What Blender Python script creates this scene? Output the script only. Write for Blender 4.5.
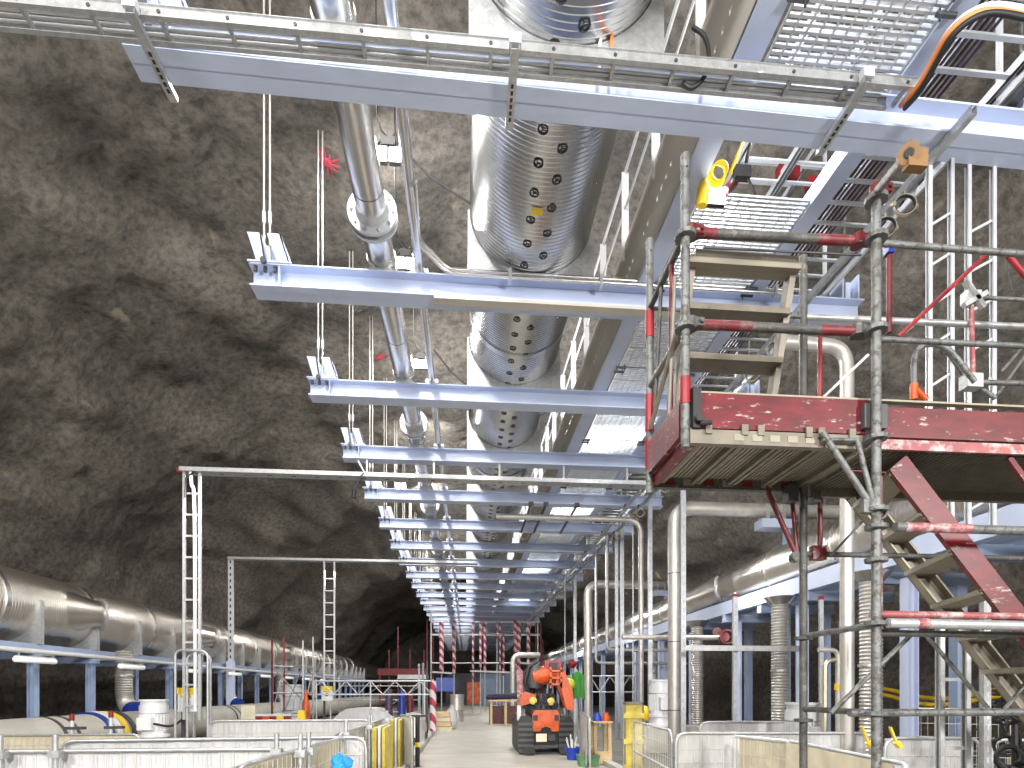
import bpy, math, random
from mathutils import Vector, Matrix, noise

random.seed(7)
for o in list(bpy.data.objects):
    bpy.data.objects.remove(o)
S = bpy.context.scene
COL = S.collection
V = Vector
PI = math.pi

# ------------------------------------------------------------------ camera
CAMZ = 1.7
FPX = 560.0
YAW = math.atan(46 / 560.0)
sa, ca = math.sin(YAW), math.cos(YAW)
cd = bpy.data.cameras.new('camera')
cam = bpy.data.objects.new('camera', cd)
COL.objects.link(cam)
cam.location = (0, 0, CAMZ)
cam.rotation_euler = (PI / 2, 0, -YAW)
cd.sensor_width = 36.0
cd.sensor_fit = 'HORIZONTAL'
cd.lens = 36.0 * FPX / 1024.0
cd.shift_y = (690 - 384) / 1024.0
cd.clip_start = 0.05
cd.clip_end = 400
S.camera = cam

# ------------------------------------------------------------------ world, exposure
w = bpy.data.worlds.new('world')
S.world = w
w.use_nodes = True
bg = w.node_tree.nodes['Background']
bg.inputs[0].default_value = (0.5, 0.5, 0.52, 1)
bg.inputs[1].default_value = 0.02
S.view_settings.view_transform = 'Standard'
S.view_settings.look = 'None'
S.view_settings.exposure = 0.15
S.view_settings.gamma = 1.0
S.view_settings.use_curve_mapping = False


def lamp(name, loc, power, radius=0.15, color=(1, 0.97, 0.93), parent=None):
    l = bpy.data.lights.new(name, 'POINT')
    l.energy = power
    l.shadow_soft_size = radius
    l.color = color
    o = bpy.data.objects.new(name, l)
    COL.objects.link(o)
    o.location = loc
    if parent is not None:
        o.parent = parent
    return o


def area(name, loc, target, power, size, color=(1, 0.97, 0.93)):
    l = bpy.data.lights.new(name, 'AREA')
    l.energy = power
    l.shape = 'SQUARE'
    l.size = size
    l.color = color
    o = bpy.data.objects.new(name, l)
    COL.objects.link(o)
    o.location = loc
    o.rotation_euler = (V(target) - V(loc)).to_track_quat('-Z', 'Y').to_euler()
    return o


# added fill lights behind the viewer, unseen, to brighten beams and ladders
area('fill_flood', (-8.0, -4.0, 6.5), (0, 9, 7.5), 1300, 1.2)
# vault lamps: they shine forward and down on the near faces of the beams
for i in range(9):
    area('vault_light', (-1.9, -1.6 + 5.72 * i, 11.3), (0.2, 5.0 + 5.72 * i, 6.6), 330, 0.5)
area('fill_flood', (-1.0, -10.5, 6.6), (1, 9, 7.0), 2400, 1.3)
area('fill_flood', (8.0, -6.0, 4.2), (4.8, 7, 8.4), 1250, 1.2)
# added fill lights without fittings, one row below the beams down the road
for i, y in enumerate((9.5, 20.7, 31.9, 43.1, 56, 70)):
    area('road_fill', (2.4, y, 6.9), (2.4, y, 0), 300 if i < 4 else 180, 0.7)
for i, y in enumerate((13.0, 24, 36, 50)):  # added fills over both sides of the road, no fittings there
    area('basin_fill', (-5.5, y, 6.6), (-6.5, y, 0), 150, 0.6)
    area('basin_fill', (6.9, y + 1, 5.2), (8.0, y + 1, 0), 90, 0.5)
# lamps standing on the high walkway
for i, y in enumerate((2.0, 6.55, 12.2, 17.8, 26, 36)):
    lamp('walkway_lamp', (3.4, 6.2 if i == 1 else y, 9.2 if i == 0 else 8.25), (420, 130, 420, 420, 420, 420)[i], 0.12, (0.96, 0.98, 1))

# ------------------------------------------------------------------ pixel -> world (with a real distance)
def at(u, v, d):
    r = (u - 512) / FPX * d
    return V((sa * d + ca * r, ca * d - sa * r, CAMZ + (690 - v) / FPX * d))


def atY(u, v, Y):
    return at(u, v, Y / (ca - (u - 512) / FPX * sa))


def atX(u, v, X):
    return at(u, v, X / (sa + (u - 512) / FPX * ca))


def atZ(u, v, z):
    return at(u, v, (z - CAMZ) * FPX / (690 - v))


# ------------------------------------------------------------------ materials
MATS = {}


def mat(name, col, rough=0.5, metal=0.0, var=0.12, scale=3.0, bump=0.0, bscale=40.0, second=None, thr=0.6, sscale=6.0,
        emit=0.0, stretch=None, soft=0.06):
    m = bpy.data.materials.new(name)
    m.use_nodes = True
    nt = m.node_tree
    N, L = nt.nodes, nt.links
    b = N['Principled BSDF']
    b.inputs['Roughness'].default_value = rough
    b.inputs['Metallic'].default_value = metal
    tc = N.new('ShaderNodeTexCoord')
    src = tc.outputs['Object']
    if stretch:
        mp = N.new('ShaderNodeMapping')
        mp.inputs['Scale'].default_value = stretch
        L.new(src, mp.inputs['Vector'])
        src = mp.outputs['Vector']
    nz = N.new('ShaderNodeTexNoise')
    nz.inputs['Scale'].default_value = scale
    nz.inputs['Detail'].default_value = 6
    L.new(src, nz.inputs['Vector'])
    cr = N.new('ShaderNodeValToRGB')
    cr.color_ramp.elements[0].position = 0.3
    cr.color_ramp.elements[1].position = 0.7
    cr.color_ramp.elements[0].color = [c * (1 - var) for c in col] + [1]
    cr.color_ramp.elements[1].color = [min(1, c * (1 + var)) for c in col] + [1]
    L.new(nz.outputs['Fac'], cr.inputs['Fac'])
    out = cr.outputs['Color']
    if second:
        n2 = N.new('ShaderNodeTexNoise')
        n2.inputs['Scale'].default_value = sscale
        n2.inputs['Detail'].default_value = 8
        n2.inputs['Roughness'].default_value = 0.65
        L.new(src, n2.inputs['Vector'])
        mr = N.new('ShaderNodeMapRange')
        mr.inputs['From Min'].default_value = thr
        mr.inputs['From Max'].default_value = thr + soft
        L.new(n2.outputs['Fac'], mr.inputs['Value'])
        mx = N.new('ShaderNodeMixRGB')
        mx.inputs['Color2'].default_value = list(second) + [1]
        L.new(mr.outputs['Result'], mx.inputs['Fac'])
        L.new(out, mx.inputs['Color1'])
        out = mx.outputs['Color']
    L.new(out, b.inputs['Base Color'])
    if bump:
        nb = N.new('ShaderNodeTexNoise')
        nb.inputs['Scale'].default_value = bscale
        nb.inputs['Detail'].default_value = 5
        L.new(src, nb.inputs['Vector'])
        bp = N.new('ShaderNodeBump')
        bp.inputs['Strength'].default_value = bump
        bp.inputs['Distance'].default_value = 0.05
        L.new(nb.outputs['Fac'], bp.inputs['Height'])
        L.new(bp.outputs['Normal'], b.inputs['Normal'])
    if emit:
        b.inputs['Emission Color'].default_value = list(col) + [1]
        b.inputs['Emission Strength'].default_value = emit
    MATS[name] = m
    return m


BLUE = mat('pale_blue_paint', (0.52, 0.59, 0.77), 0.35, 0, 0.05, 2)
BLUED = mat('blue_grey_paint', (0.30, 0.38, 0.55), 0.45, 0, 0.08, 2)
WARMLIT = mat('warm_lit_grey_sheet', (0.52, 0.49, 0.43), 0.45, 0.2, 0.06, 2)  # grey metal with the warm light on it mixed into the colour
GALV = mat('galvanised_steel', (0.46, 0.47, 0.48), 0.42, 0.6, 0.15, 12, second=(0.58, 0.59, 0.60), thr=0.52, sscale=25, soft=0.15)
GALVW = mat('bright_galvanised', (0.58, 0.60, 0.63), 0.42, 0.3, 0.06, 8)
STAIN = mat('stainless_steel', (0.72, 0.71, 0.69), 0.27, 1.0, 0.08, 5, bump=0.03, bscale=8)
DUCTM = mat('spiral_duct_sheet', (0.52, 0.53, 0.54), 0.27, 1.0, 0.06, 3, bump=0.02, bscale=10)
DUCTL = mat('insulation_cladding_sheet', (0.70, 0.66, 0.60), 0.3, 1.0, 0.08, 2, bump=0.06, bscale=5)
PIPEG = mat('grey_steel_pipe', (0.50, 0.48, 0.45), 0.42, 0.55, 0.12, 5)
TUBE = mat('weathered_scaffold_tube', (0.145, 0.152, 0.152), 0.5, 0.35, 0.25, 14, second=(0.075, 0.07, 0.06), thr=0.53, sscale=26, bump=0.2, bscale=60)
TUBED = mat('dull_scaffold_tube', (0.075, 0.075, 0.072), 0.55, 0.3, 0.3, 14, second=(0.16, 0.145, 0.12), thr=0.58, sscale=26, bump=0.2, bscale=60)
RED = mat('worn_red_paint', (0.10, 0.006, 0.010), 0.42, 0, 0.35, 8, second=(0.30, 0.25, 0.24), thr=0.60, sscale=13, stretch=(0.8, 1, 2.2))
REDB = mat('bright_red_paint', (0.21, 0.010, 0.015), 0.4, 0, 0.3, 8, second=(0.40, 0.28, 0.26), thr=0.64, sscale=16)
REDW = mat('red_paint_rubbed_white', (0.26, 0.07, 0.075), 0.5, 0, 0.2, 9, second=(0.38, 0.36, 0.35), thr=0.48, sscale=14, soft=0.15)
REDT = mat('tube_with_red_paint_remains', (0.13, 0.012, 0.016), 0.5, 0.1, 0.3, 10, second=(0.10, 0.095, 0.09), thr=0.5, sscale=14, soft=0.12)
ALU = mat('dusty_aluminium', (0.17, 0.152, 0.122), 0.5, 0.25, 0.15, 9, second=(0.14, 0.12, 0.09), thr=0.56, sscale=16)
ALUB = mat('aluminium_plank', (0.26, 0.235, 0.185), 0.45, 0.3, 0.12, 6, stretch=(1, 8, 1))
BLACK = mat('black_plastic', (0.015, 0.015, 0.017), 0.5)
DARK = mat('dark_steel', (0.07, 0.07, 0.075), 0.5, 0.4)
WHITE = mat('white_paint', (0.62, 0.62, 0.62), 0.4, 0, 0.05)
WHITEP = mat('white_plastic', (0.75, 0.76, 0.78), 0.45, 0, 0.08)
TARP = mat('white_tarp', (0.50, 0.50, 0.51), 0.4, 0, 0.10, 4, bump=0.5, bscale=6, stretch=(1, 1, 0.4))
WIRE = mat('wire_mesh', (0.62, 0.60, 0.52), 0.45, 0.4)
BOARD = mat('tan_board', (0.52, 0.47, 0.35), 0.6, 0, 0.15, 5)
WOOD = mat('raw_timber', (0.56, 0.41, 0.22), 0.6, 0, 0.2, 6, stretch=(1, 1, 8))
YEL = mat('yellow_plastic', (0.80, 0.55, 0.02), 0.4)
YELB = mat('yellow_formwork_panel', (0.52, 0.42, 0.08), 0.6, 0, 0.25, 7)
ORANGE = mat('orange_paint', (0.50, 0.075, 0.010), 0.4, 0, 0.3, 4, second=(0.16, 0.05, 0.02), thr=0.6, sscale=6)
ORANGEC = mat('orange_cable_sheath', (0.75, 0.25, 0.08), 0.45)
PURPLE = mat('purple_black_cable', (0.06, 0.035, 0.07), 0.4)
BUCKET = mat('blue_plastic', (0.01, 0.05, 0.38), 0.35)
GREEN = mat('green_plastic', (0.10, 0.22, 0.10), 0.5)
LIME = mat('lime_cloth', (0.05, 0.25, 0.04), 0.7)
BRASS = mat('yellow_zinc_clamp', (0.62, 0.55, 0.40), 0.35, 0.8)
BROWN = mat('brown_timber_cap', (0.20, 0.11, 0.04), 0.6)
PALEPIPE = mat('pale_grp_pipe', (0.40, 0.385, 0.34), 0.55, 0, 0.12, 2)
BLUEV = mat('blue_enamel', (0.01, 0.03, 0.22), 0.35)
CREAM = mat('cream_card', (0.80, 0.74, 0.55), 0.7)
CONC = mat('concrete_floor', (0.17, 0.16, 0.145), 0.75, 0, 0.2, 0.8, bump=0.15, bscale=12, second=(0.10, 0.095, 0.085), thr=0.52, sscale=1.4, soft=0.2)
ROADM = mat('pale_concrete_slab', (0.42, 0.40, 0.35), 0.6, 0, 0.12, 1.2, bump=0.1, bscale=14, second=(0.36, 0.34, 0.30), thr=0.55, sscale=2.0, soft=0.2)
KERBM = mat('kerb_concrete', (0.45, 0.44, 0.41), 0.7)
LED = mat('lamp_lens', (1.0, 0.98, 0.95), 0.3, 0, 0.0, emit=30.0)
BATTEN = mat('lamp_diffuser', (0.95, 0.97, 0.95), 0.3, 0, 0.0, emit=0.22)
FIRE = mat('lit_red_doorway', (0.55, 0.12, 0.05), 0.5, 0, 0.8, 1.5, emit=0.25)

# sprayed rock: broad streaks, speckle, pale scars
def rock_material():
    m = bpy.data.materials.new('sprayed_rock')
    m.use_nodes = True
    N, L = m.node_tree.nodes, m.node_tree.links
    b = N['Principled BSDF']
    b.inputs['Roughness'].default_value = 0.72
    tc = N.new('ShaderNodeTexCoord')
    mp = N.new('ShaderNodeMapping')
    mp.inputs['Rotation'].default_value = (0.5, 0.3, 0.2)
    mp.inputs['Scale'].default_value = (1, 0.45, 1)
    L.new(tc.outputs['Object'], mp.inputs['Vector'])

    def nz(scale, detail, rough=0.55, src=mp):
        n = N.new('ShaderNodeTexNoise')
        n.inputs['Scale'].default_value = scale
        n.inputs['Detail'].default_value = detail
        n.inputs['Roughness'].default_value = rough
        L.new(src.outputs[0] if src is mp else tc.outputs['Object'], n.inputs['Vector'])
        return n
    n1 = nz(0.5, 8)
    r1 = N.new('ShaderNodeValToRGB')
    e = r1.color_ramp.elements
    e[0].position, e[0].color = 0.30, (0.125, 0.113, 0.098, 1)
    e[1].position, e[1].color = 0.72, (0.30, 0.275, 0.245, 1)
    k = e.new(0.52)
    k.color = (0.20, 0.182, 0.158, 1)
    L.new(n1.outputs['Fac'], r1.inputs['Fac'])
    n2 = nz(5.0, 10, 0.7, None)
    r2 = N.new('ShaderNodeValToRGB')
    e = r2.color_ramp.elements
    e[0].position, e[0].color = 0.36, (0.5, 0.5, 0.5, 1)
    e[1].position, e[1].color = 0.60, (1.35, 1.32, 1.28, 1)
    L.new(n2.outputs['Fac'], r2.inputs['Fac'])
    mu = N.new('ShaderNodeMixRGB')
    mu.blend_type = 'MULTIPLY'
    mu.inputs['Fac'].default_value = 1
    L.new(r1.outputs['Color'], mu.inputs['Color1'])
    L.new(r2.outputs['Color'], mu.inputs['Color2'])
    n3 = nz(1.3, 7, 0.6)
    mr = N.new('ShaderNodeMapRange')
    mr.inputs['From Min'].default_value = 0.66
    mr.inputs['From Max'].default_value = 0.74
    L.new(n3.outputs['Fac'], mr.inputs['Value'])
    mx = N.new('ShaderNodeMixRGB')
    mx.inputs['Color2'].default_value = (0.55, 0.46, 0.32, 1)
    L.new(mr.outputs['Result'], mx.inputs['Fac'])
    L.new(mu.outputs['Color'], mx.inputs['Color1'])
    L.new(mx.outputs['Color'], b.inputs['Base Color'])
    nb = nz(9.0, 12, 0.75, None)
    bp = N.new('ShaderNodeBump')
    bp.inputs['Strength'].default_value = 1.0
    bp.inputs['Distance'].default_value = 0.17
    L.new(nb.outputs['Fac'], bp.inputs['Height'])
    L.new(bp.outputs['Normal'], b.inputs['Normal'])
    return m


ROCK = rock_material()

# red and white striped tape (flat print): stripes wind round the post
def stripe_material():
    m = bpy.data.materials.new('red_white_tape')
    m.use_nodes = True
    N, L = m.node_tree.nodes, m.node_tree.links
    tc = N.new('ShaderNodeTexCoord')
    wv = N.new('ShaderNodeTexWave')
    wv.bands_direction = 'DIAGONAL'
    wv.inputs['Scale'].default_value = 1.1
    L.new(tc.outputs['Object'], wv.inputs['Vector'])
    cr = N.new('ShaderNodeValToRGB')
    cr.color_ramp.interpolation = 'CONSTANT'
    cr.color_ramp.elements[0].color = (0.36, 0.03, 0.06, 1)
    cr.color_ramp.elements[1].position = 0.5
    cr.color_ramp.elements[1].color = (0.58, 0.54, 0.55, 1)
    L.new(wv.outputs['Fac'], cr.inputs['Fac'])
    L.new(cr.outputs['Color'], N['Principled BSDF'].inputs['Base Color'])
    return m


TAPE = stripe_material()

# ------------------------------------------------------------------ mesh builder
ORG = {}


class MB:
    def __init__(self):
        self.v, self.f = [], []

    def add(self, vs, fs):
        n = len(self.v)
        self.v += [tuple(p) for p in vs]
        self.f += [tuple(i + n for i in f) for f in fs]
        return self

    def box(self, x0, x1, y0, y1, z0, z1):
        vs = [(x, y, z) for x in (x0, x1) for y in (y0, y1) for z in (z0, z1)]
        return self.add(vs, [(0, 1, 3, 2), (4, 6, 7, 5), (0, 4, 5, 1), (2, 3, 7, 6), (0, 2, 6, 4), (1, 5, 7, 3)])

    def bar(self, p0, p1, w, h, up=(0, 0, 1)):
        p0, p1 = V(p0), V(p1)
        d = (p1 - p0).normalized()
        s = d.cross(V(up))
        if s.length < 1e-4:
            s = d.cross(V((0, 1, 0)))
        s.normalize()
        t = s.cross(d).normalized()
        vs = []
        for p in (p0, p1):
            for a, b in ((-1, -1), (1, -1), (1, 1), (-1, 1)):
                vs.append(p + s * a * w / 2 + t * b * h / 2)
        return self.add(vs, [(0, 1, 2, 3), (7, 6, 5, 4), (0, 4, 5, 1), (1, 5, 6, 2), (2, 6, 7, 3), (3, 7, 4, 0)])

    def channel(self, p0, p1, w, h, t=0.004, up=(0, 0, 1), lip=True):
        # C-section strut, open towards 'up'
        p0, p1 = V(p0), V(p1)
        d = (p1 - p0).normalized()
        s = d.cross(V(up)).normalized()
        u = s.cross(d).normalized()
        for a in (-1, 1):
            q = s * a * (w / 2 - t / 2)
            self.bar(p0 + q, p1 + q, t, h, u)
            if lip:
                q2 = s * a * (w / 2 - w * 0.12) + u * (h / 2)
                self.bar(p0 + q2, p1 + q2, w * 0.24, t, u)
        self.bar(p0 - u * h / 2, p1 - u * h / 2, w, t, u)
        return self

    def lathe(self, o, d, prof, n=16, cap0=True, cap1=True):
        o, d = V(o), V(d).normalized()
        a = d.cross(V((0, 0, 1)))
        if a.length < 1e-3:
            a = V((1, 0, 0))
        a.normalize()
        b = a.cross(d).normalized()
        cs = [(math.cos(2 * PI * i / n), math.sin(2 * PI * i / n)) for i in range(n)]
        vs, fs = [], []
        for t, r in prof:
            c = o + d * t
            for x, y in cs:
                vs.append(c + a * (x * r) + b * (y * r))
        for k in range(len(prof) - 1):
            for i in range(n):
                j = (i + 1) % n
                fs.append((k * n + i, (k + 1) * n + i, (k + 1) * n + j, k * n + j))
        if cap0:
            fs.append(tuple(range(n)))
        if cap1:
            fs.append(tuple((len(prof) - 1) * n + i for i in reversed(range(n))))
        return self.add(vs, fs)

    def cyl(self, p0, p1, r, n=10, r2=None):
        p0, p1 = V(p0), V(p1)
        L = (p1 - p0).length
        return self.lathe(p0, p1 - p0, [(0, r), (L, r if r2 is None else r2)], n)

    def tube(self, pts, r, n=8):
        pts = [V(p) for p in pts]
        m = len(pts)
        tang = []
        for i in range(m):
            t = (pts[min(i + 1, m - 1)] - pts[max(i - 1, 0)]).normalized()
            tang.append(t)
        a = tang[0].cross(V((0, 0, 1)))
        if a.length < 1e-3:
            a = tang[0].cross(V((0, 1, 0)))
        a.normalize()
        vs, fs = [], []
        for i in range(m):
            a = (a - tang[i] * a.dot(tang[i])).normalized()
            b = tang[i].cross(a)
            for k in range(n):
                c, s = math.cos(2 * PI * k / n), math.sin(2 * PI * k / n)
                vs.append(pts[i] + (a * c + b * s) * r)
        for i in range(m - 1):
            for k in range(n):
                j = (k + 1) % n
                fs.append((i * n + k, i * n + j, (i + 1) * n + j, (i + 1) * n + k))
        fs.append(tuple(reversed(range(n))))
        fs.append(tuple((m - 1) * n + k for k in range(n)))
        return self.add(vs, fs)

    def torus(self, c, axis, R, r, n=16, m=6, a0=0, a1=2 * PI):
        c, d = V(c), V(axis).normalized()
        a = d.cross(V((0, 0, 1)))
        if a.length < 1e-3:
            a = V((1, 0, 0))
        a.normalize()
        b = a.cross(d)
        vs, fs = [], []
        for i in range(n):
            th = 2 * PI * i / n
            e = a * math.cos(th) + b * math.sin(th)
            for k in range(m):
                ph = 2 * PI * k / m
                vs.append(c + e * (R + r * math.cos(ph)) + d * (r * math.sin(ph)))
        for i in range(n):
            for k in range(m):
                i2, k2 = (i + 1) % n, (k + 1) % m
                fs.append((i * m + k, i2 * m + k, i2 * m + k2, i * m + k2))
        return self.add(vs, fs)

    def band(self, c, axis, R, wdt, th, n=20):
        # flat ring (strap): outer R, width along the axis
        return self.lathe(V(c) - V(axis).normalized() * wdt / 2, axis,
                          [(0, R - th), (0, R), (wdt, R), (wdt, R - th), (0, R - th)], n, False, False)

    def prism(self, poly, o, ex, ey, en, depth):
        o, ex, ey, en = V(o), V(ex), V(ey), V(en)
        n = len(poly)
        vs = [o + ex * x + ey * y for x, y in poly] + [o + ex * x + ey * y + en * depth for x, y in poly]
        fs = [tuple(range(n)), tuple(reversed(range(n, 2 * n)))]
        for i in range(n):
            j = (i + 1) % n
            fs.append((i, n + i, n + j, j))
        return self.add(vs, fs)

    def build(self, name, m, parent=None, smooth=None, org=None):
        o = V((0, 0, 0)) if org is None else V(org)
        if parent is not None:
            o = ORG[parent.name]
        me = bpy.data.meshes.new(name)
        me.from_pydata([(p[0] - o[0], p[1] - o[1], p[2] - o[2]) for p in self.v], [], self.f)
        me.materials.append(m)
        me.update()
        import bmesh
        bm = bmesh.new()
        bm.from_mesh(me)
        bmesh.ops.recalc_face_normals(bm, faces=bm.faces)
        bm.to_mesh(me)
        bm.free()
        if smooth:
            for p in me.polygons:
                p.use_smooth = len(p.vertices) == 4
            try:
                me.set_sharp_from_angle(angle=math.radians(smooth))
            except Exception:
                pass
        ob = bpy.data.objects.new(name, me)
        COL.objects.link(ob)
        if parent is not None:
            ob.parent = parent
        else:
            ob.location = o
        ORG[ob.name] = o
        return ob


def tag(o, label, cat, group=None, kind=None):
    if label:
        o['label'] = label
    if cat:
        o['category'] = cat
    if group:
        o['group'] = group
    if kind:
        o['kind'] = kind
    return o


def thing(name, label, cat, loc, group=None):
    o = bpy.data.objects.new(name, None)
    COL.objects.link(o)
    o.location = loc
    o.empty_display_size = 0.1
    ORG[o.name] = V(loc)
    return tag(o, label, cat, group)


def single(mb, name, m, label, cat, base, group=None, smooth=40, kind=None):
    return tag(mb.build(name, m, None, smooth, base), label, cat, group, kind)


def copy_tree(o, parent=None):
    c = o.copy()
    COL.objects.link(c)
    c.parent = parent
    for ch in o.children:
        if ch.type != 'LIGHT':
            copy_tree(ch, c)
    return c


def dup(o, loc, label, rz=None):
    c = copy_tree(o)
    c.location = loc
    if rz is not None:
        c.rotation_euler = (0, 0, rz)
    c['label'] = label
    return c


def repeat(proto, parent, offsets):
    # more copies of one part, sharing its mesh
    for of in offsets:
        c = proto.copy()
        COL.objects.link(c)
        c.parent = parent
        c.location = of


ORD = ['first', 'second', 'third', 'fourth', 'fifth', 'sixth', 'seventh', 'eighth', 'ninth', 'tenth', 'eleventh', 'twelfth',
       'thirteenth', 'fourteenth', 'fifteenth', 'sixteenth', 'seventeenth', 'eighteenth', 'nineteenth', 'twentieth',
       'twenty-first', 'twenty-second', 'twenty-third', 'twenty-fourth', 'twenty-fifth', 'twenty-sixth', 'twenty-seventh',
       'twenty-eighth', 'twenty-ninth', 'thirtieth']


def arc(p0, pc, p1, n=6):
    # quadratic bend through a corner
    p0, pc, p1 = V(p0), V(pc), V(p1)
    return [p0 * (1 - t) ** 2 + pc * 2 * t * (1 - t) + p1 * t * t for t in [i / n for i in range(n + 1)]]


def flow(pts, n=5):
    # smooth curve through the points
    P = [V(p) for p in pts]
    P = [P[0] * 2 - P[1]] + P + [P[-1] * 2 - P[-2]]
    out = []
    for i in range(1, len(P) - 2):
        for k in range(n):
            t = k / n
            a, b, c, d = P[i - 1], P[i], P[i + 1], P[i + 2]
            out.append(0.5 * (2 * b + (c - a) * t + (2 * a - 5 * b + 4 * c - d) * t * t + (3 * b - a - 3 * c + d) * t ** 3))
    return out + [P[-2]]


def elbow(pts, r, n=6):
    # polyline with rounded corners of radius r
    pts = [V(p) for p in pts]
    out = [pts[0]]
    for i in range(1, len(pts) - 1):
        a = (pts[i - 1] - pts[i])
        b = (pts[i + 1] - pts[i])
        ra = min(r, a.length * 0.49)
        rb = min(r, b.length * 0.49)
        out += arc(pts[i] + a.normalized() * ra, pts[i], pts[i] + b.normalized() * rb, n)
    return out + [pts[-1]]


# ================================================================== THE SETTING
YE = 92.0


def vault():
    ys = []
    y = -14.0
    while y < YE:
        ys.append(y)
        y += 0.26 if y < 26 else 0.7
    ys.append(YE)
    na = 170
    mb = MB()
    for y in ys:
        for i in range(na + 1):
            th = PI * i / na
            c, s = math.cos(th), math.sin(th)
            ex = 0.75
            x = 0.3 + 14.6 * math.copysign(abs(c) ** ex, c)
            z = -0.15 + 12.35 * abs(s) ** 0.85
            p = V((x, y, z))
            q = V((x * 0.22, y * 0.16, z * 0.22))
            d = 0.75 * noise.noise(q + V((3, 1, 7)))
            far = min(1, max(0, (y - 16) / 30))
            q2 = V((x * 0.10 + y * 0.05, y * 0.11, z * 0.12 - y * 0.04))
            d += (0.5 + 1.1 * far) * noise.noise(q2 + V((11, 5, 2)))
            q3 = V(((x + z) * 0.55, (y - 0.8 * z) * 0.35, (z - x) * 0.7))
            d += 0.36 * noise.noise(q3)
            d += 0.15 * noise.noise(p * 1.7) + 0.08 * noise.noise(p * 3.6)
            n = V((c / 14.6, 0, s / 12.9)).normalized()
            p2 = p - n * (d * (0.35 + 0.65 * min(1, s * 2)) - 0.25)
            mb.v.append(tuple(p2))
    nn = na + 1
    for j in range(len(ys) - 1):
        for i in range(na):
            mb.f.append((j * nn + i, j * nn + i + 1, (j + 1) * nn + i + 1, (j + 1) * nn + i))
    return mb


o = vault().build('ceiling', ROCK, None, 180)
tag(o, 'rough grey-brown sprayed rock vault of the cavern', 'rock vault', None, 'structure')
for p in o.data.polygons:
    p.use_smooth = True
mb = MB()
mb.box(-15.5, 16, -14.2, YE + 0.5, -0.3, -0.02)
floor = tag(mb.build('floor', CONC), 'grey concrete floor of the cavern', 'floor', None, 'structure')
mb = MB().box(-1.2, 3.05, 0, 2.76, -0.06, 0.0)
sl = mb.build('slab', ROADM, floor)
sl.location = (0, 1.0, 0.02)
repeat(sl, floor, [(0, 1.0 + 2.8 * k, 0.02) for k in range(-3, 26) if k])
mb = MB().box(-1.42, -1.22, -8, 60, -0.02, 0.16)
tag(mb.build('trim_1', KERBM), 'concrete kerb along the left edge of the road', 'kerb', None, 'structure')
mb = MB().box(3.07, 3.25, -8, 60, -0.02, 0.12)
tag(mb.build('trim_2', KERBM), 'concrete kerb along the right edge of the road', 'kerb', None, 'structure')
mb = MB().box(-16, 17, YE - 0.3, YE, -0.3, 14)
tag(mb.build('wall_back', ROCK), 'dark rock end wall far down the cavern', 'wall', None, 'structure')
mb = MB().box(-16, 17, -14.3, -14, -0.3, 14)
tag(mb.build('wall_front', ROCK), 'rock wall behind the viewer', 'wall', None, 'structure')

# ================================================================== CROSS BEAMS
BZ0, BZ1 = CAMZ + 5.55, CAMZ + 5.86
Y0, PITCH, NB = 5.22, 2.86, 27
XL, XR = -2.95, 5.95


def ybeam(n):
    return Y0 + PITCH * n


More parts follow.
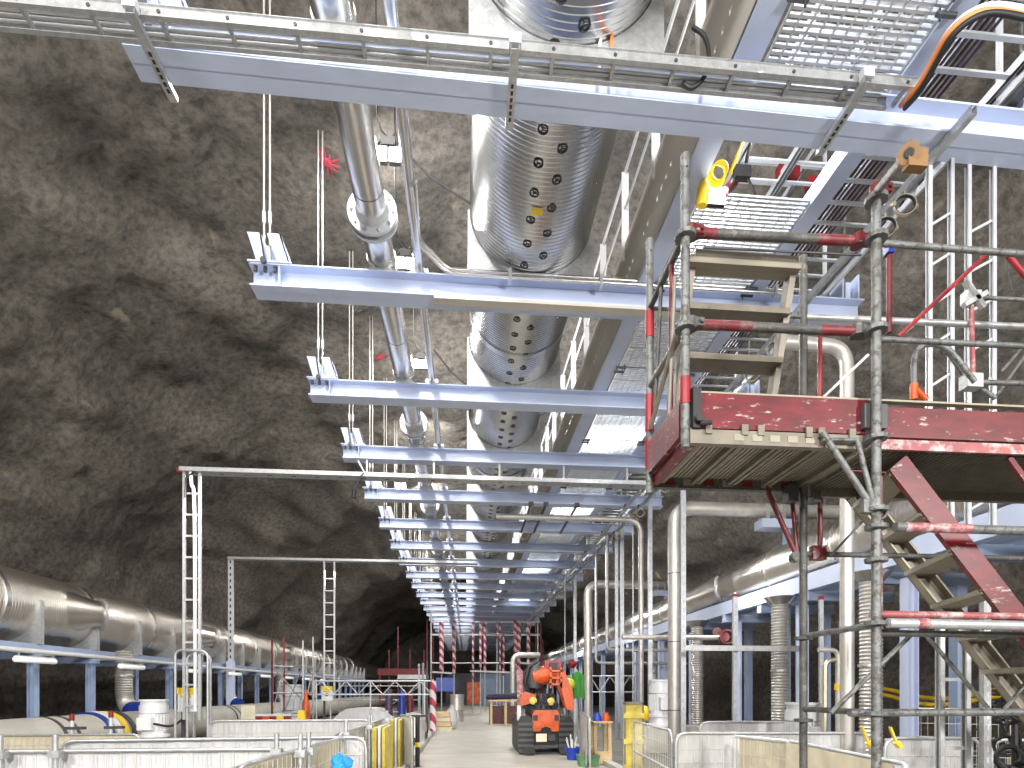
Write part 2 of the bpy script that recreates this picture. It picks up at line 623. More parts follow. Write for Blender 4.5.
def make_beam():
    y = ybeam(0)
    t = thing('steel_crossbeam', 'x', 'beam', (XL, y, BZ0), 'pale blue cross beams under the vault')
    MB().box(XL, XR, y - 0.15, y + 0.15, BZ0, BZ0 + 0.02).build('flange', BLUE, t)
    MB().box(XL, XR, y - 0.15, y + 0.15, BZ1 - 0.02, BZ1).build('flange', BLUE, t)
    MB().box(XL, XR, y - 0.007, y + 0.007, BZ0, BZ1).build('web', BLUE, t)
    mb = MB()
    for x in (XL + 0.38, 0.2, 1.7, 2.6, 4.25):
        mb.box(x, x + 0.012, y - 0.14, y + 0.14, BZ0 + 0.02, BZ1 - 0.02) if x in (XL + 0.38,) else None
    mb.build('stiffener', BLUE, t)
    # hanger bracket: short upright H-stub on the end of the beam
    mb = MB()
    xa, xb = XL - 0.03, XL + 0.55
    mb.box(xa, xb, y - 0.17, y + 0.17, BZ1, BZ1 + 0.02)
    for poly in ([(0.0, 0.40), (0.18, 0.40), (0.24, 0.02), (0.12, 0.02)], [(0.26, 0.40), (0.44, 0.40), (0.56, 0.02), (0.40, 0.02)]):
        mb.prism(poly, (XL - 0.03, y - 0.16, BZ1), (1, 0, 0), (0, 0, 1), (0, 1, 0), 0.02)
        mb.prism([(poly[1][0] - 0.02, poly[1][1]), poly[1], poly[2], (poly[2][0] - 0.02, 0.02)], (XL - 0.03, y - 0.16, BZ1), (1, 0, 0), (0, 0, 1), (0, 1, 0), 0.32)
    mb.box(XL + 0.06, XL + 0.32, y - 0.008, y + 0.008, BZ1 + 0.02, BZ1 + 0.34)
    br = mb.build('hanger_bracket', BLUE, t)
    mb = MB()
    for dx in (0.06, 0.19, 0.32):
        mb.cyl((XL + dx, y - 0.10, BZ1 - 0.09), (XL + dx, y - 0.10, BZ1 - 0.02), 0.028, 6)
    mb.cyl((XL + 0.19, y - 0.16, BZ1 + 0.01), (XL + 0.19, y - 0.20, BZ1 + 0.01), 0.045, 6)
    mb.build('bolt', DARK, br)['kind'] = 'stuff'
    for dx in (0.155, 0.235):
        r = MB().cyl((XL + dx, y - 0.05, BZ1 + 0.02), (XL + dx, y - 0.05, BZ1 + 6.2), 0.0145, 8).build('hanger_rod', PIPEG, t, 60)
        MB().cyl((XL + dx, y - 0.05, BZ1 + 0.62), (XL + dx, y - 0.05, BZ1 + 0.78), 0.026, 6).build('turnbuckle', GALVW, r)
    # right hanger
    mb = MB()
    for x0 in (XR - 0.35, XR - 0.1):
        mb.box(x0, x0 + 0.02, y - 0.15, y + 0.15, BZ1, BZ1 + 0.36)
    mb.box(XR - 0.35, XR - 0.1, y - 0.008, y + 0.008, BZ1, BZ1 + 0.34)
    mb.build('hanger_bracket', BLUE, t)
    MB().cyl((XR - 0.21, y, BZ1), (XR - 0.21, y, BZ1 + 6), 0.016, 8).build('hanger_rod', TUBE, t, 60)
    return t


def beam_label(n):
    if n == 0:
        return 'nearest pale blue steel I-beam across the top, behind the galvanised cable ladder'
    return 'pale blue steel I-beam hung across the tunnel, %s counted from the camera' % ORD[n]


b0 = make_beam()
b0['label'] = beam_label(0)
for n in range(1, NB):
    dup(b0, (XL, ybeam(n), BZ0), beam_label(n))
b0.rotation_euler = (0, 0, 0.0155)

# ================================================================== MAIN SPIRAL DUCT
DX, DR = 0.93, 0.87
DZ = BZ1 + 0.05 + DR
t = thing('ventilation_duct', 'big spiral steel ventilation duct with black nozzles running overhead on the beams', 'duct', (DX, 2, DZ - DR))
prof = []
y = 0.0
while y < 23:
    prof += [(y, DR), (y + 0.036, DR), (y + 0.042, DR + 0.006), (y + 0.052, DR + 0.006), (y + 0.058, DR)]
    y += 0.06
MB().lathe((DX, 1.5, DZ), (0, 1, 0), prof, 72, True, False).build('spiral_shell', DUCTM, t, 25)
prof = []
y = 0.0
while y < 52:
    prof += [(y, DR), (y + 0.24, DR), (y + 0.26, DR + 0.012), (y + 0.28, DR)]
    y += 0.3
MB().lathe((DX, 24.5, DZ), (0, 1, 0), prof, 40, False, True).build('spiral_shell', DUCTM, t, 25)
# nozzles: two staggered rows along the underside
noz = None
hub = None
for k in range(60):
    for row, (dx, off) in enumerate(((-0.12, 0.0), (0.12, 0.19))):
        yy = 3.2 + 0.38 * k + off
        nrm = V((dx, 0, -math.sqrt(DR * DR - dx * dx))).normalized()
        loc = V((DX, yy, DZ)) + nrm * (DR + 0.004)
        if noz is None:
            ORG['_n'] = V((0, 0, 0))
            mb = MB().lathe((0, 0, 0), (0, 0, -1), [(-0.02, 0.058), (0.006, 0.058), (0.009, 0.050), (0.0, 0.040), (-0.012, 0.036)], 16, False, False)
            noz = mb.build('nozzle', BLACK, None, 40)
            mb = MB().lathe((0, 0, 0), (0, 0, -1), [(-0.010, 0.036), (-0.004, 0.02)], 12)
            for q in range(3):
                a = q * 2 * PI / 3
                mb.bar((0, 0, -0.006), (0.05 * math.cos(a), 0.05 * math.sin(a), -0.006), 0.01, 0.006)
            hub = mb.build('nozzle_core', DARK, None)
            n, h = noz, hub
        else:
            n, h = noz.copy(), hub.copy()
            COL.objects.link(n)
            COL.objects.link(h)
        n.parent = t
        n.location = loc - ORG[t.name]
        n.rotation_euler = (0, -math.asin(nrm.x), 0)
        h.parent = n
        h.location = (0, 0, 0)
# saddles that carry the duct on every beam
def saddle_mesh():
    y = ybeam(0)
    W = 0.905
    zb = BZ1
    poly = [(-W, 0), (W, 0), (W, DZ - zb)]
    for i in range(0, 25):
        a = PI * i / 24
        poly.append((DR * 1.012 * math.cos(a), DZ - zb - DR * 1.012 * math.sin(a) + 0.0))
    poly.append((-W, DZ - zb))
    # split in strips so that the concave plate stays clean
    mb = MB()
    for i in range(24):
        a0, a1 = PI * i / 24, PI * (i + 1) / 24
        x0, x1 = DR * 1.012 * math.cos(a0), DR * 1.012 * math.cos(a1)
        z0, z1 = DZ - zb - DR * 1.012 * math.sin(a0), DZ - zb - DR * 1.012 * math.sin(a1)
        mb.prism([(x0, 0), (x0, max(z0, 0.004)), (x1, max(z1, 0.004)), (x1, 0)], (DX, y - 0.15, zb), (1, 0, 0), (0, 0, 1), (0, 1, 0), 0.012)
    for s in (-1, 1):
        xa, xb = sorted((s * W, s * DR * 1.01))
        mb.box(DX + xa, DX + xb, y - 0.15, y + 0.05, zb, DZ)
    return mb


sd = saddle_mesh().build('saddle_plate', GALV, t)
repeat(sd, t, [(0, PITCH * n, 0) for n in range(1, 26)])
j0 = MB().lathe((DX, 4.1, DZ), (0, 1, 0), [(0, DR), (0, DR + 0.02), (0.12, DR + 0.02), (0.12, DR)], 64, False, False).build('joint_sleeve', DUCTM, t, 40)
repeat(j0, t, [(0, 5.72 * k, 0) for k in range(1, 4)])
p = V((DX - 0.06, 6.86, DZ - DR - 0.012))
MB().box(p.x - 0.07, p.x + 0.07, p.y - 0.05, p.y + 0.05, p.z - 0.002, p.z).build('yellow_sticker', YEL, t)

# ================================================================== PIPES ON THE LEFT OF THE DUCT
PX_, PZ_, PR = -1.2, BZ1 + 0.1 + 0.19, 0.19
t = thing('steel_pipe', 'large stainless pipe with bolted flanges running overhead left of the duct', 'pipe', (PX_, 2, PZ_))
MB().cyl((PX_, 1.5, PZ_), (PX_, 74, PZ_), PR, 28).build('pipe_run', STAIN, t, 60)
y = ybeam(0)
fl = MB()
yf = 7.3
for dy in (0, 0.11):
    fl.lathe((PX_, yf + dy, PZ_), (0, 1, 0), [(0, PR), (0, 0.315), (0.035, 0.315), (0.035, PR)], 28, False, False)
fl.lathe((PX_, yf - 0.10, PZ_), (0, 1, 0), [(0, PR), (0.10, PR + 0.03)], 28, False, False)
f0 = fl.build('flange', GALVW, t, 40)
bl = MB()
for k in range(10):
    a = 2 * PI * k / 10
    c = V((PX_ + 0.262 * math.cos(a), 0, PZ_ + 0.262 * math.sin(a)))
    bl.cyl((c.x, yf - 0.03, c.z), (c.x, yf + 0.18, c.z), 0.022, 6)
bo = bl.build('bolt', GALV, f0)
ga = MB().lathe((PX_, yf + 0.036, PZ_), (0, 1, 0), [(0, PR), (0, 0.24), (0.072, 0.24), (0.072, PR)], 24, False, False).build('gasket', DARK, f0)
for k in range(1, 8):
    c = f0.copy()
    COL.objects.link(c)
    c.parent = t
    c.location = (0, 5.72 * k, 0)
    for ch in (bo, ga):
        d = ch.copy()
        COL.objects.link(d)
        d.parent = c
mb = MB()
mb.lathe((PX_, y, PZ_), (0, 1, 0), [(-0.03, PR + 0.001), (-0.03, PR + 0.015), (0.03, PR + 0.015), (0.03, PR + 0.001)], 24, False, False)
mb.box(PX_ - 0.16, PX_ + 0.16, y - 0.05, y + 0.05, BZ1, BZ1 + 0.1)
sp = mb.build('pipe_shoe', GALV, t)
repeat(sp, t, [(0, PITCH * n, 0) for n in range(1, 24)])
mb = MB().lathe((PX_, 4.1, PZ_), (0, 1, 0), [(-0.008, PR), (0, PR + 0.005), (0.008, PR)], 24, False, False)
wl = mb.build('weld_seam', DARK, t)
repeat(wl, t, [(0, 2.86 * n, 0) for n in range(1, 8)])

SX, SZ = -0.66, BZ1 + 0.12
t = thing('water_pipe', 'slim stainless pipe on clamps running between the large pipe and the duct', 'pipe', (SX, 2, SZ))
MB().cyl((SX, 1.5, SZ), (SX, 74, SZ), 0.065, 16).build('pipe_run', STAIN, t, 60)
mb = MB()
mb.torus((SX, y, SZ), (0, 1, 0), 0.075, 0.014, 14)
mb.box(SX - 0.14, SX + 0.14, y - 0.02, y + 0.02, BZ1, BZ1 + 0.04)
for s in (-1, 1):
    mb.cyl((SX + s * 0.1, y, BZ1), (SX + s * 0.1, y, BZ1 + 0.17), 0.012, 6)
    mb.box(SX + s * 0.1 - 0.025, SX + s * 0.1 + 0.025, y - 0.025, y + 0.025, BZ1 + 0.09, BZ1 + 0.13)
sp = mb.build('pipe_clamp', GALVW, t)
repeat(sp, t, [(0, PITCH * n, 0) for n in range(1, 24)])

# twin conduit bending off that pipe along the second beam
yb = ybeam(1) - 0.2
t = thing('twin_conduit', 'twin thin steel conduits bending down and along the top of the second beam', 'conduit', (-0.6, yb, BZ1 - 0.02))
for k, dz in enumerate((0.0, -0.075)):
    a = V((SX + 0.02 + 0.05 * k, yb - 1.25, BZ1 + 0.05 + 0.03 * k))
    pts = elbow([a, V((SX + 0.03, yb - 0.3, BZ1 + 0.19 + dz)), V((-0.25, yb - 0.03 * k, BZ1 + 0.02 + dz)), V((XR - 1.2, yb - 0.03 * k, BZ1 + 0.02 + dz))], 0.12)
    MB().tube(pts, 0.026, 10).build('conduit', STAIN, t, 60)
mb = MB()
mb.box(0.6, 0.64, yb - 0.06, yb + 0.06, BZ1 - 0.11, BZ1 + 0.06)
c0 = mb.build('saddle_clip', GALVW, t)
repeat(c0, t, [(1.3 * k, 0, 0) for k in range(1, 4)])
# added strip under the second beam, imitates the tan look of its flange underside
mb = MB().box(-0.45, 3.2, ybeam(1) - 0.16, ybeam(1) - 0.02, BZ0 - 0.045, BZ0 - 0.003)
single(mb, 'tan_underside', WARMLIT, 'added tan strip standing for the flange underside of the second beam', 'strip', (1.2, ybeam(1), BZ0))

# ================================================================== FLOODLIGHTS
def floodlight(loc, label, power):
    loc = V(loc)
    t = thing('floodlight', label, 'lamp', loc, 'twin floodlights left of the duct')
    for s in (-1, 1):
        mb = MB().box(loc.x + s * 0.085 - 0.075, loc.x + s * 0.085 + 0.075, loc.y, loc.y + 0.06, loc.z - 0.1, loc.z + 0.1)
        h = mb.build('lamp_head', BLACK, t)
        MB().box(loc.x + s * 0.085 - 0.066, loc.x + s * 0.085 + 0.066, loc.y - 0.006, loc.y, loc.z - 0.09, loc.z + 0.09).build('lens', LED, h)
    mb = MB()
    mb.bar(loc + V((-0.18, 0.03, 0.1)), loc + V((-0.05, 0.03, 0.26)), 0.03, 0.02)
    mb.bar(loc + V((0.18, 0.03, 0.1)), loc + V((0.05, 0.03, 0.26)), 0.03, 0.02)
    mb.box(loc.x - 0.09, loc.x + 0.09, loc.y, loc.y + 0.07, loc.z + 0.13, loc.z + 0.24)
    mb.build('bracket', BLACK, t)
    MB().tube([loc + V((0.0, 0.03, 0.24)), loc + V((-0.1, 0.1, 0.4)), loc + V((-0.16, 0.1, 0.6)), loc + V((-0.2, 0.2, 3.6))], 0.012, 6).build('cable', BLACK, t)
    MB().tube([loc + V((0.02, 0.03, 0.22)), loc + V((0.10, 0.0, 0.28)), loc + V((0.14, 0.02, 0.2)), loc + V((0.12, 0.03, 0.1))], 0.014, 6).build('cable', BLACK, t)
    l = area('flood_beam', (loc.x, loc.y - 0.05, loc.z), (loc.x - 1.5, loc.y - 6, loc.z - 3), power, 0.2)
    return t


LQ = [(388, 154, 7.3), (405, 263, 9.3), (421, 364, 12.1), (401, 486, 18.5)]
for i, (u, v, d) in enumerate(LQ):
    floodlight(at(u, v, d), ['brightest twin floodlight, beside the large pipe below the nearest beam',
                             'twin floodlight just above the second blue beam by the bolted flange',
                             'twin floodlight hanging above the third blue beam',
                             'small twin floodlight behind the fifth blue beam'][i], (160, 160, 160, 120)[i])
p0, p1 = at(404, 150, 7.3), V((DX - 0.86, 7.6, DZ - 0.2))
single(MB().tube([p0, p0 * 0.6 + p1 * 0.4 - V((0, 0, 0.08)), p1], 0.014, 6), 'power_cable', BLACK, 'black cable strung from the brightest floodlight to the duct', 'cable', p0)
p0, p1 = at(434, 350, 12.1), V((DX - 0.86, 12.4, DZ - 0.1))
single(MB().tube([p0, p0 * 0.5 + p1 * 0.5 - V((0, 0, 0.08)), p1], 0.016, 6), 'power_cable', BLACK, 'black cable strung from the third floodlight to the duct', 'cable', p0)

# ================================================================== HIGH WALKWAY right of the duct
GX, GZ0, GZ1 = 2.46, BZ1 + 0.005, CAMZ + 6.9
t = thing('walkway_girder', 'deep perforated grey girder carrying the left edge of the high walkway', 'girder', (GX, 2, GZ0))
ym0, ym1 = 2.0, 74.0
hz0 = GZ0 + 0.42
MB().box(GX - 0.012, GX + 0.012, ym0, ym1, GZ0, hz0).box(GX - 0.012, GX + 0.012, ym0, ym1, hz0 + 0.055, GZ1).build('web_plate', WARMLIT, t)
mb = MB()
k = 0
yy = ym0
pat = [0.16, 0.16, 0.16, 0.38, 0.16, 0.5]
while yy < 40:
    L = pat[k % 6]
    mb.box(GX - 0.012, GX + 0.012, yy, yy + L - 0.05, hz0, hz0 + 0.055)
    yy += L
    k += 1
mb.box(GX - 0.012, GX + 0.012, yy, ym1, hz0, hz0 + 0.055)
o = mb.build('web_strip', WARMLIT, t)
o['kind'] = 'stuff'
MB().box(GX, GX + 0.28, ym0, ym1, GZ0, GZ0 + 0.015).build('flange', BLUE, t)
MB().box(GX, GX + 0.12, ym0, ym1, GZ1 - 0.015, GZ1).build('flange', WARMLIT, t)
# handrail on the girder
t = thing('handrail', 'white walkway handrail with flat posts standing on the perforated girder', 'handrail', (GX, 2, GZ1))
MB().cyl((GX, ym0, GZ1 + 1.12), (GX, 60, GZ1 + 1.12), 0.024, 8).build('top_rail', WHITE, t, 60)
MB().cyl((GX, ym0, GZ1 + 0.56), (GX, 60, GZ1 + 0.56), 0.018, 8).build('mid_rail', WHITE, t, 60)
ps = MB().box(GX - 0.055, GX + 0.055, 2.9, 2.92, GZ1 - 0.25, GZ1 + 1.12).build('post', WHITE, t)
repeat(ps, t, [(0, 1.4 * k, 0) for k in range(1, 36)])

# grating
W0, W1 = 2.80, 4.14
WZ = BZ1 + 0.03
def grating_mesh(L=0.98, fine=True):
    mb = MB()
    n = 11
    for i in range(n + 1):
        x = W0 + (W1 - W0) * i / n
        mb.box(x - 0.004, x + 0.004, 0, L, WZ, WZ + 0.03)
    m = 17 if fine else 8
    for j in range(m + 1):
        yy = L * j / m
        mb.box(W0, W1, yy - (0.012 if fine else 0.03), yy + (0.012 if fine else 0.03), WZ + 0.006, WZ + 0.03)
    mb.box(W0, W0 + 0.008, 0, L, WZ, WZ + 0.035).box(W1 - 0.008, W1, 0, L, WZ, WZ + 0.035)
    return mb


t = thing('walkway_grating', 'bright galvanised open grating deck of the high walkway', 'grating', (W0, 2, WZ))
g0 = grating_mesh().build('grating_panel', GALVW, t)
ys = [1.45 + k for k in range(72)]
base = ORG[t.name]
first = True
gf = None
locs = []
for yy in ys:
    if 5.4 < yy < 5.6:
        continue
    locs.append(yy)
# object origin is at the thing's origin; mesh was built from y=0
for k, yy in enumerate(locs):
    if k == 0:
        g0.location = (0, yy, 0)
        continue
    if yy < 20:
        c = g0.copy()
    else:
        if gf is None:
            gf = grating_mesh(0.98, False).build('grating_panel', GALVW, t)
            gf.location = (0, yy, 0)
            continue
        c = gf.copy()
    COL.objects.link(c)
    c.parent = t
    c.location = (0, yy, 0)
# clips of the grating
mb = MB()
for x, s in ((W0 + 0.03, -1), (W1 - 0.03, 1)):
    for dy in (-0.06, 0.08):
        mb.cyl((x + s * 0.12, dy, WZ - 0.05), (x - s * 0.06, dy, WZ - 0.05), 0.022, 8)
        mb.cyl((x - s * 0.03, dy, WZ - 0.11), (x - s * 0.03, dy, WZ + 0.0), 0.01, 6)
mb.box(W0, W1, -0.006, 0.006, WZ - 0.012, WZ - 0.002)
cl = mb.build('grating_clip', DARK, t)
cl.location = (0, 4.44, 0)
repeat(cl, t, [(0, yy, 0) for yy in (7.9, 10.0, 12.95, 15.9, 18.6)])
# right stringer
mb = MB().box(4.15, 4.36, 2, 74, BZ1 + 0.004, BZ1 + 0.018).box(4.15, 4.165, 2, 74, BZ1 + 0.018, BZ1 + 0.2).box(4.15, 4.36, 2, 74, BZ1 + 0.2, BZ1 + 0.214)
single(mb, 'walkway_stringer', BLUE, 'pale blue channel stringer along the right edge of the grating walkway', 'stringer', (4.25, 2, BZ1), smooth=None)

# coil of yellow cable and kit lying on the walkway, seen through the open bay
p = at(716, 176, 6.45)
t = thing('cable_coil', 'coiled yellow cable with red plug hanging in the open walkway bay', 'cable', p)
mb = MB()
for k in range(4):
    mb.torus(p + V((0.012 * k, -0.005 * k, 0.016 * k)), (-0.31, -0.7, -0.62), 0.10 - 0.006 * k, 0.014, 20)
mb.build('coil', YEL, t, 60)
MB().lathe(p + V((-0.16, 0.02, -0.34)), (0.1, 0, 1), [(0, 0.05), (0.05, 0.075), (0.22, 0.07), (0.3, 0.03)], 12).build('socket', YEL, t, 60)
MB().lathe(p + V((0.14, 0.05, -0.12)), (0.7, 0, 0.7), [(0, 0.05), (0.12, 0.06), (0.2, 0.03)], 10).build('plug', REDB, t, 60)
MB().tube([p + V((0.2, 0.05, 0.1)), p + V((0.35, 0.0, 0.5)), p + V((0.5, 0.1, 1.0)), p + V((0.4, 0.3, 1.6))], 0.02, 8).build('lead', YEL, t, 60)
p = at(742, 179, 6.4)
t = thing('work_lamp', 'small black work lamp on legs standing on the walkway beside the yellow coil', 'lamp', p)
MB().box(p.x - 0.09, p.x + 0.09, p.y - 0.04, p.y + 0.04, p.z, p.z + 0.13).build('lamp_body', BLACK, t)
for s in (-1, 1):
    MB().bar(p + V((s * 0.05, 0, 0.05)), p + V((s * 0.16, 0.0, -0.16)), 0.02, 0.02).build('leg', BLACK, t)
MB().tube([p + V((0.05, 0, 0.2)), p + V((0.12, 0, 0.5)), p + V((0.22, 0, 0.9)), p + V((0.3, 0.1, 1.3))], 0.022, 6).build('cable', BLACK, t)
p = at(709, 196, 6.52)
t = thing('glare_lamp', 'glaring white lamp lying at the edge of the open walkway bay', 'lamp', p)
MB().box(p.x - 0.1, p.x + 0.2, p.y + 0.0, p.y + 0.05, p.z - 0.09, p.z + 0.11).build('lamp_body', BLACK, t)
MB().box(p.x - 0.09, p.x + 0.19, p.y - 0.01, p.y, p.z - 0.08, p.z + 0.1).build('lens', LED, t)
for i, (x, y_, cc, w_) in enumerate(((4.55, 7.6, REDB, 0.30), (5.1, 7.75, REDB, 0.34))):
    mb = MB().box(x - w_ / 2, x + w_ / 2, y_ - 0.06, y_ + 0.06, CAMZ + 7.26, CAMZ + 7.42)
    single(mb, 'red_tool_case', cc, ['small red case lying on the upper cable ladder', 'second red case lying on the upper cable ladder further right'][i], 'case', (x, y_, CAMZ + 7.2), smooth=None)

# ================================================================== CABLE LADDERS along the walkway
def long_ladder(name, label, x0, x1, z, ya, yb, sp=0.3, near=20, rh=0.1, m=GALVW, rw=0.045):
    t = thing(name, label, 'cable ladder', (x0, ya, z), 'cable ladders along the walkway')
    for x in (x0, x1):
        MB().box(x - 0.012, x + 0.012, ya, yb, z, z + rh).box(x - 0.012, x + 0.022, ya, yb, z, z + 0.006).build('side_rail', m, t)
    r0 = MB().box(x0, x1, ya + 0.1, ya + 0.1 + rw, z + 0.012, z + 0.035).build('rung', m, t)
    n = int((near - ya) / sp)
    repeat(r0, t, [(0, sp * k, 0) for k in range(1, n)])
    mb = MB()
    yy = ya + 0.1 + sp * n
    while yy < yb:
        mb.box(x0, x1, yy, yy + rw, z + 0.012, z + 0.035)
        yy += sp
    o = mb.build('far_rungs', m, t)
    o['kind'] = 'stuff'
    return t


Z1 = CAMZ + 6.05
t = long_ladder('cable_ladder', 'wide white cable ladder right of the walkway stringer, carrying black cables', 4.42, 5.36, Z1, 2.6, 60)
for k in range(6):
    x = 4.56 + 0.058 * k
    MB().cyl((x, 2.6, Z1 + 0.055), (x, 60, Z1 + 0.055), 0.016, 6).build('cable', PURPLE if k % 3 else BLACK, t)
long_ladder('cable_ladder', 'upper white cable ladder above the walkway, left of two', 3.72, 4.42, CAMZ + 7.2, 3.0, 60, 0.3)
long_ladder('cable_ladder', 'upper white cable ladder above the walkway, right of two', 4.48, 5.5, CAMZ + 7.2, 3.0, 60, 0.3)
long_ladder('cable_ladder', 'topmost white cable ladder close under the vault above the walkway', 4.3, 5.3, CAMZ + 8.2, 3.0, 60, 0.35)
t = thing('ladder_trapeze', 'galvanised uprights holding the stacked cable ladders over the beams', 'frame', (5.5, 5.6, BZ1), 'cable ladder frames')
u0 = MB().channel((5.56, ybeam(0) + 0.2, BZ1), (5.56, ybeam(0) + 0.2, BZ1 + 4.2), 0.041, 0.041, 0.004, (0, 1, 0)).build('upright', GALVW, t)
repeat(u0, t, [(0, PITCH * k, 0) for k in range(1, 14)])
a0 = MB().channel((3.7, ybeam(0) + 0.25, CAMZ + 7.17), (5.58, ybeam(0) + 0.25, CAMZ + 7.17), 0.041, 0.041, 0.004).build('arm', GALVW, t)
repeat(a0, t, [(0, PITCH * k, 0) for k in range(1, 14)])
a0 = MB().channel((4.2, ybeam(0) + 0.25, CAMZ + 8.17), (5.58, ybeam(0) + 0.25, CAMZ + 8.17), 0.041, 0.041, 0.004).build('arm', GALVW, t)
repeat(a0, t, [(0, PITCH * k, 0) for k in range(1, 14)])

# slotted rail at the outer edge of the ladder
t = thing('slotted_rail', 'white slotted side rail with dark channel beside the wide cable ladder', 'rail', (5.45, 2.6, Z1 - 0.1))
mb = MB().box(5.40, 5.43, 2.6, 60, Z1 - 0.1, Z1 + 0.12)
mb.build('rail_web', GALVW, t)
mb = MB().box(5.43, 5.53, 2.6, 5.35, Z1 - 0.16, Z1 - 0.1)
mb.build('channel', DARK, t)
mb = MB()
for k in range(14):
    mb.box(5.394, 5.40, 2.9 + 0.3 * k, 2.98 + 0.3 * k, Z1 - 0.02, Z1 + 0.01)
mb.build('slot', DARK, t)['kind'] = 'stuff'

# cable bundle arching off the ladder (top right)
t = thing('cable_bundle', 'orange, white and black cable bundle arching over the wide cable ladder', 'cable', at(905, 100, 5.3))
ctrl = [(902, 104, 5.35), (918, 86, 5.1), (934, 58, 4.9), (948, 34, 4.75), (968, 16, 4.65), (992, 9, 4.6), (1030, 16, 4.5), (1060, 30, 4.4)]
for k, (m, du, dv) in enumerate(((BLACK, 3, 4), (ORANGEC, -1, 1.5), (WHITEP, 1, -2.5), (WHITEP, 4, -4))):
    MB().tube(flow([at(u + du * 1.0, v + dv * 1.0, d + 0.02 * k) for u, v, d in ctrl]), 0.024, 8).build('cable', m, t, 60)

# ================================================================== CABLE LADDER on the first beam
Yf, Yr, Zl = 4.86, 5.045, CAMZ + 5.56
t = thing('beam_cable_ladder', 'galvanised cable ladder hung along the near face of the nearest beam', 'cable ladder', (-5, Yf, Zl))
xa, xb = -5.2, 4.22
for yy, xe in ((Yf, xb), (Yr, xb - 0.22)):
    mb = MB().box(xa, xe, yy - 0.004, yy + 0.004, Zl, Zl + 0.09)
    mb.box(xa, xe, yy - 0.02, yy + 0.02, Zl - 0.004, Zl).box(xa, xe, yy - 0.02, yy + 0.02, Zl + 0.09, Zl + 0.094)
    r = mb.build('side_rail', GALV, t)
r0 = MB().box(-4.75, -4.72, Yf, Yr, Zl + 0.01, Zl + 0.045).build('rung', GALV, t)
repeat(r0, t, [(0.55 * k, 0, 0) for k in range(1, 17)])
mb = MB()
for k in range(17):
    x = -4.735 + 0.55 * k
    mb.cyl((x, Yf - 0.012, Zl + 0.05), (x, Yf - 0.002, Zl + 0.05), 0.016, 8)
mb.build('bolt', DARK, t)['kind'] = 'stuff'
for k in range(4):
    MB().cyl((xa, Yf + 0.04 + 0.045 * k, Zl + 0.06), (3.9, Yf + 0.04 + 0.045 * k, Zl + 0.06), 0.013, 6).build('cable', WHITEP if k % 2 else GALVW, t)
for s, x in enumerate((-2.72, 0.42, 3.62)):
    br = MB().channel((x, Yf - 0.08, Zl - 0.04), (x, Yf + 0.62, Zl - 0.04), 0.075, 0.05, 0.005).build('support_arm', GALV, t)
    mb = MB()
    for k in range(6):
        mb.box(x - 0.012, x + 0.012, Yf + 0.2 + 0.06 * k, Yf + 0.235 + 0.06 * k, Zl - 0.071, Zl - 0.0645)
    mb.build('slot', BLACK, br)['kind'] = 'stuff'
    MB().box(x - 0.05, x + 0.05, Yf - 0.1, Yf - 0.03, Zl - 0.03, Zl + 0.06).build('clamp', GALVW, t)
# cables leaving that ladder
a = V((1.98, 5.0, Zl + 0.02))
single(MB().tube(flow([a, a + V((0.09, 0, -0.04)), a + V((0.2, -0.02, 0.05)), a + V((0.24, -0.03, 0.24)), a + V((0.2, -0.02, 0.42)), a + V((0.1, 0, 0.52))]), 0.02, 8),
       'cable_end', BLACK, 'short black cable end curling up from the galvanised ladder beside the girder', 'cable', a)
a = V((1.33, 5.05, Zl + 0.1))
single(MB().tube(flow([a, a + V((0.0, 0, 0.3)), a + V((0.04, 0, 0.45)), a + V((0.15, 0.1, 0.55)), a + V((0.4, 0.3, 0.55))]), 0.016, 8),
       'cable_end', ORANGEC, 'orange cable rising from the galvanised ladder beside the girder', 'cable', a)
a = V((1.22, 5.05, Zl + 0.1))
single(MB().tube(flow([a, a + V((0.0, 0, 0.25)), a + V((0.06, 0, 0.42)), a + V((0.2, 0.1, 0.5)), a + V((0.5, 0.3, 0.48))]), 0.016, 8),
       'cable_end', WHITEP, 'white cable rising beside the orange cable next to the girder', 'cable', a)

# ================================================================== HUNG STRUTS WITH PIPE RINGS
SZ0 = BZ0 - 0.05
def ring_mesh(x, yy, z):
    mb = MB().band((x, yy, z), (0.25, 1, 0), 0.115, 0.035, 0.008, 20)
    for s in (-1, 1):
        mb.box(x + s * 0.13 - 0.02, x + s * 0.13 + 0.02, yy - 0.015, yy + 0.015, z - 0.02, z + 0.02)
    mb.cyl((x, yy, z + 0.11), (x, yy, SZ0 - 0.01), 0.01, 6)
    return mb


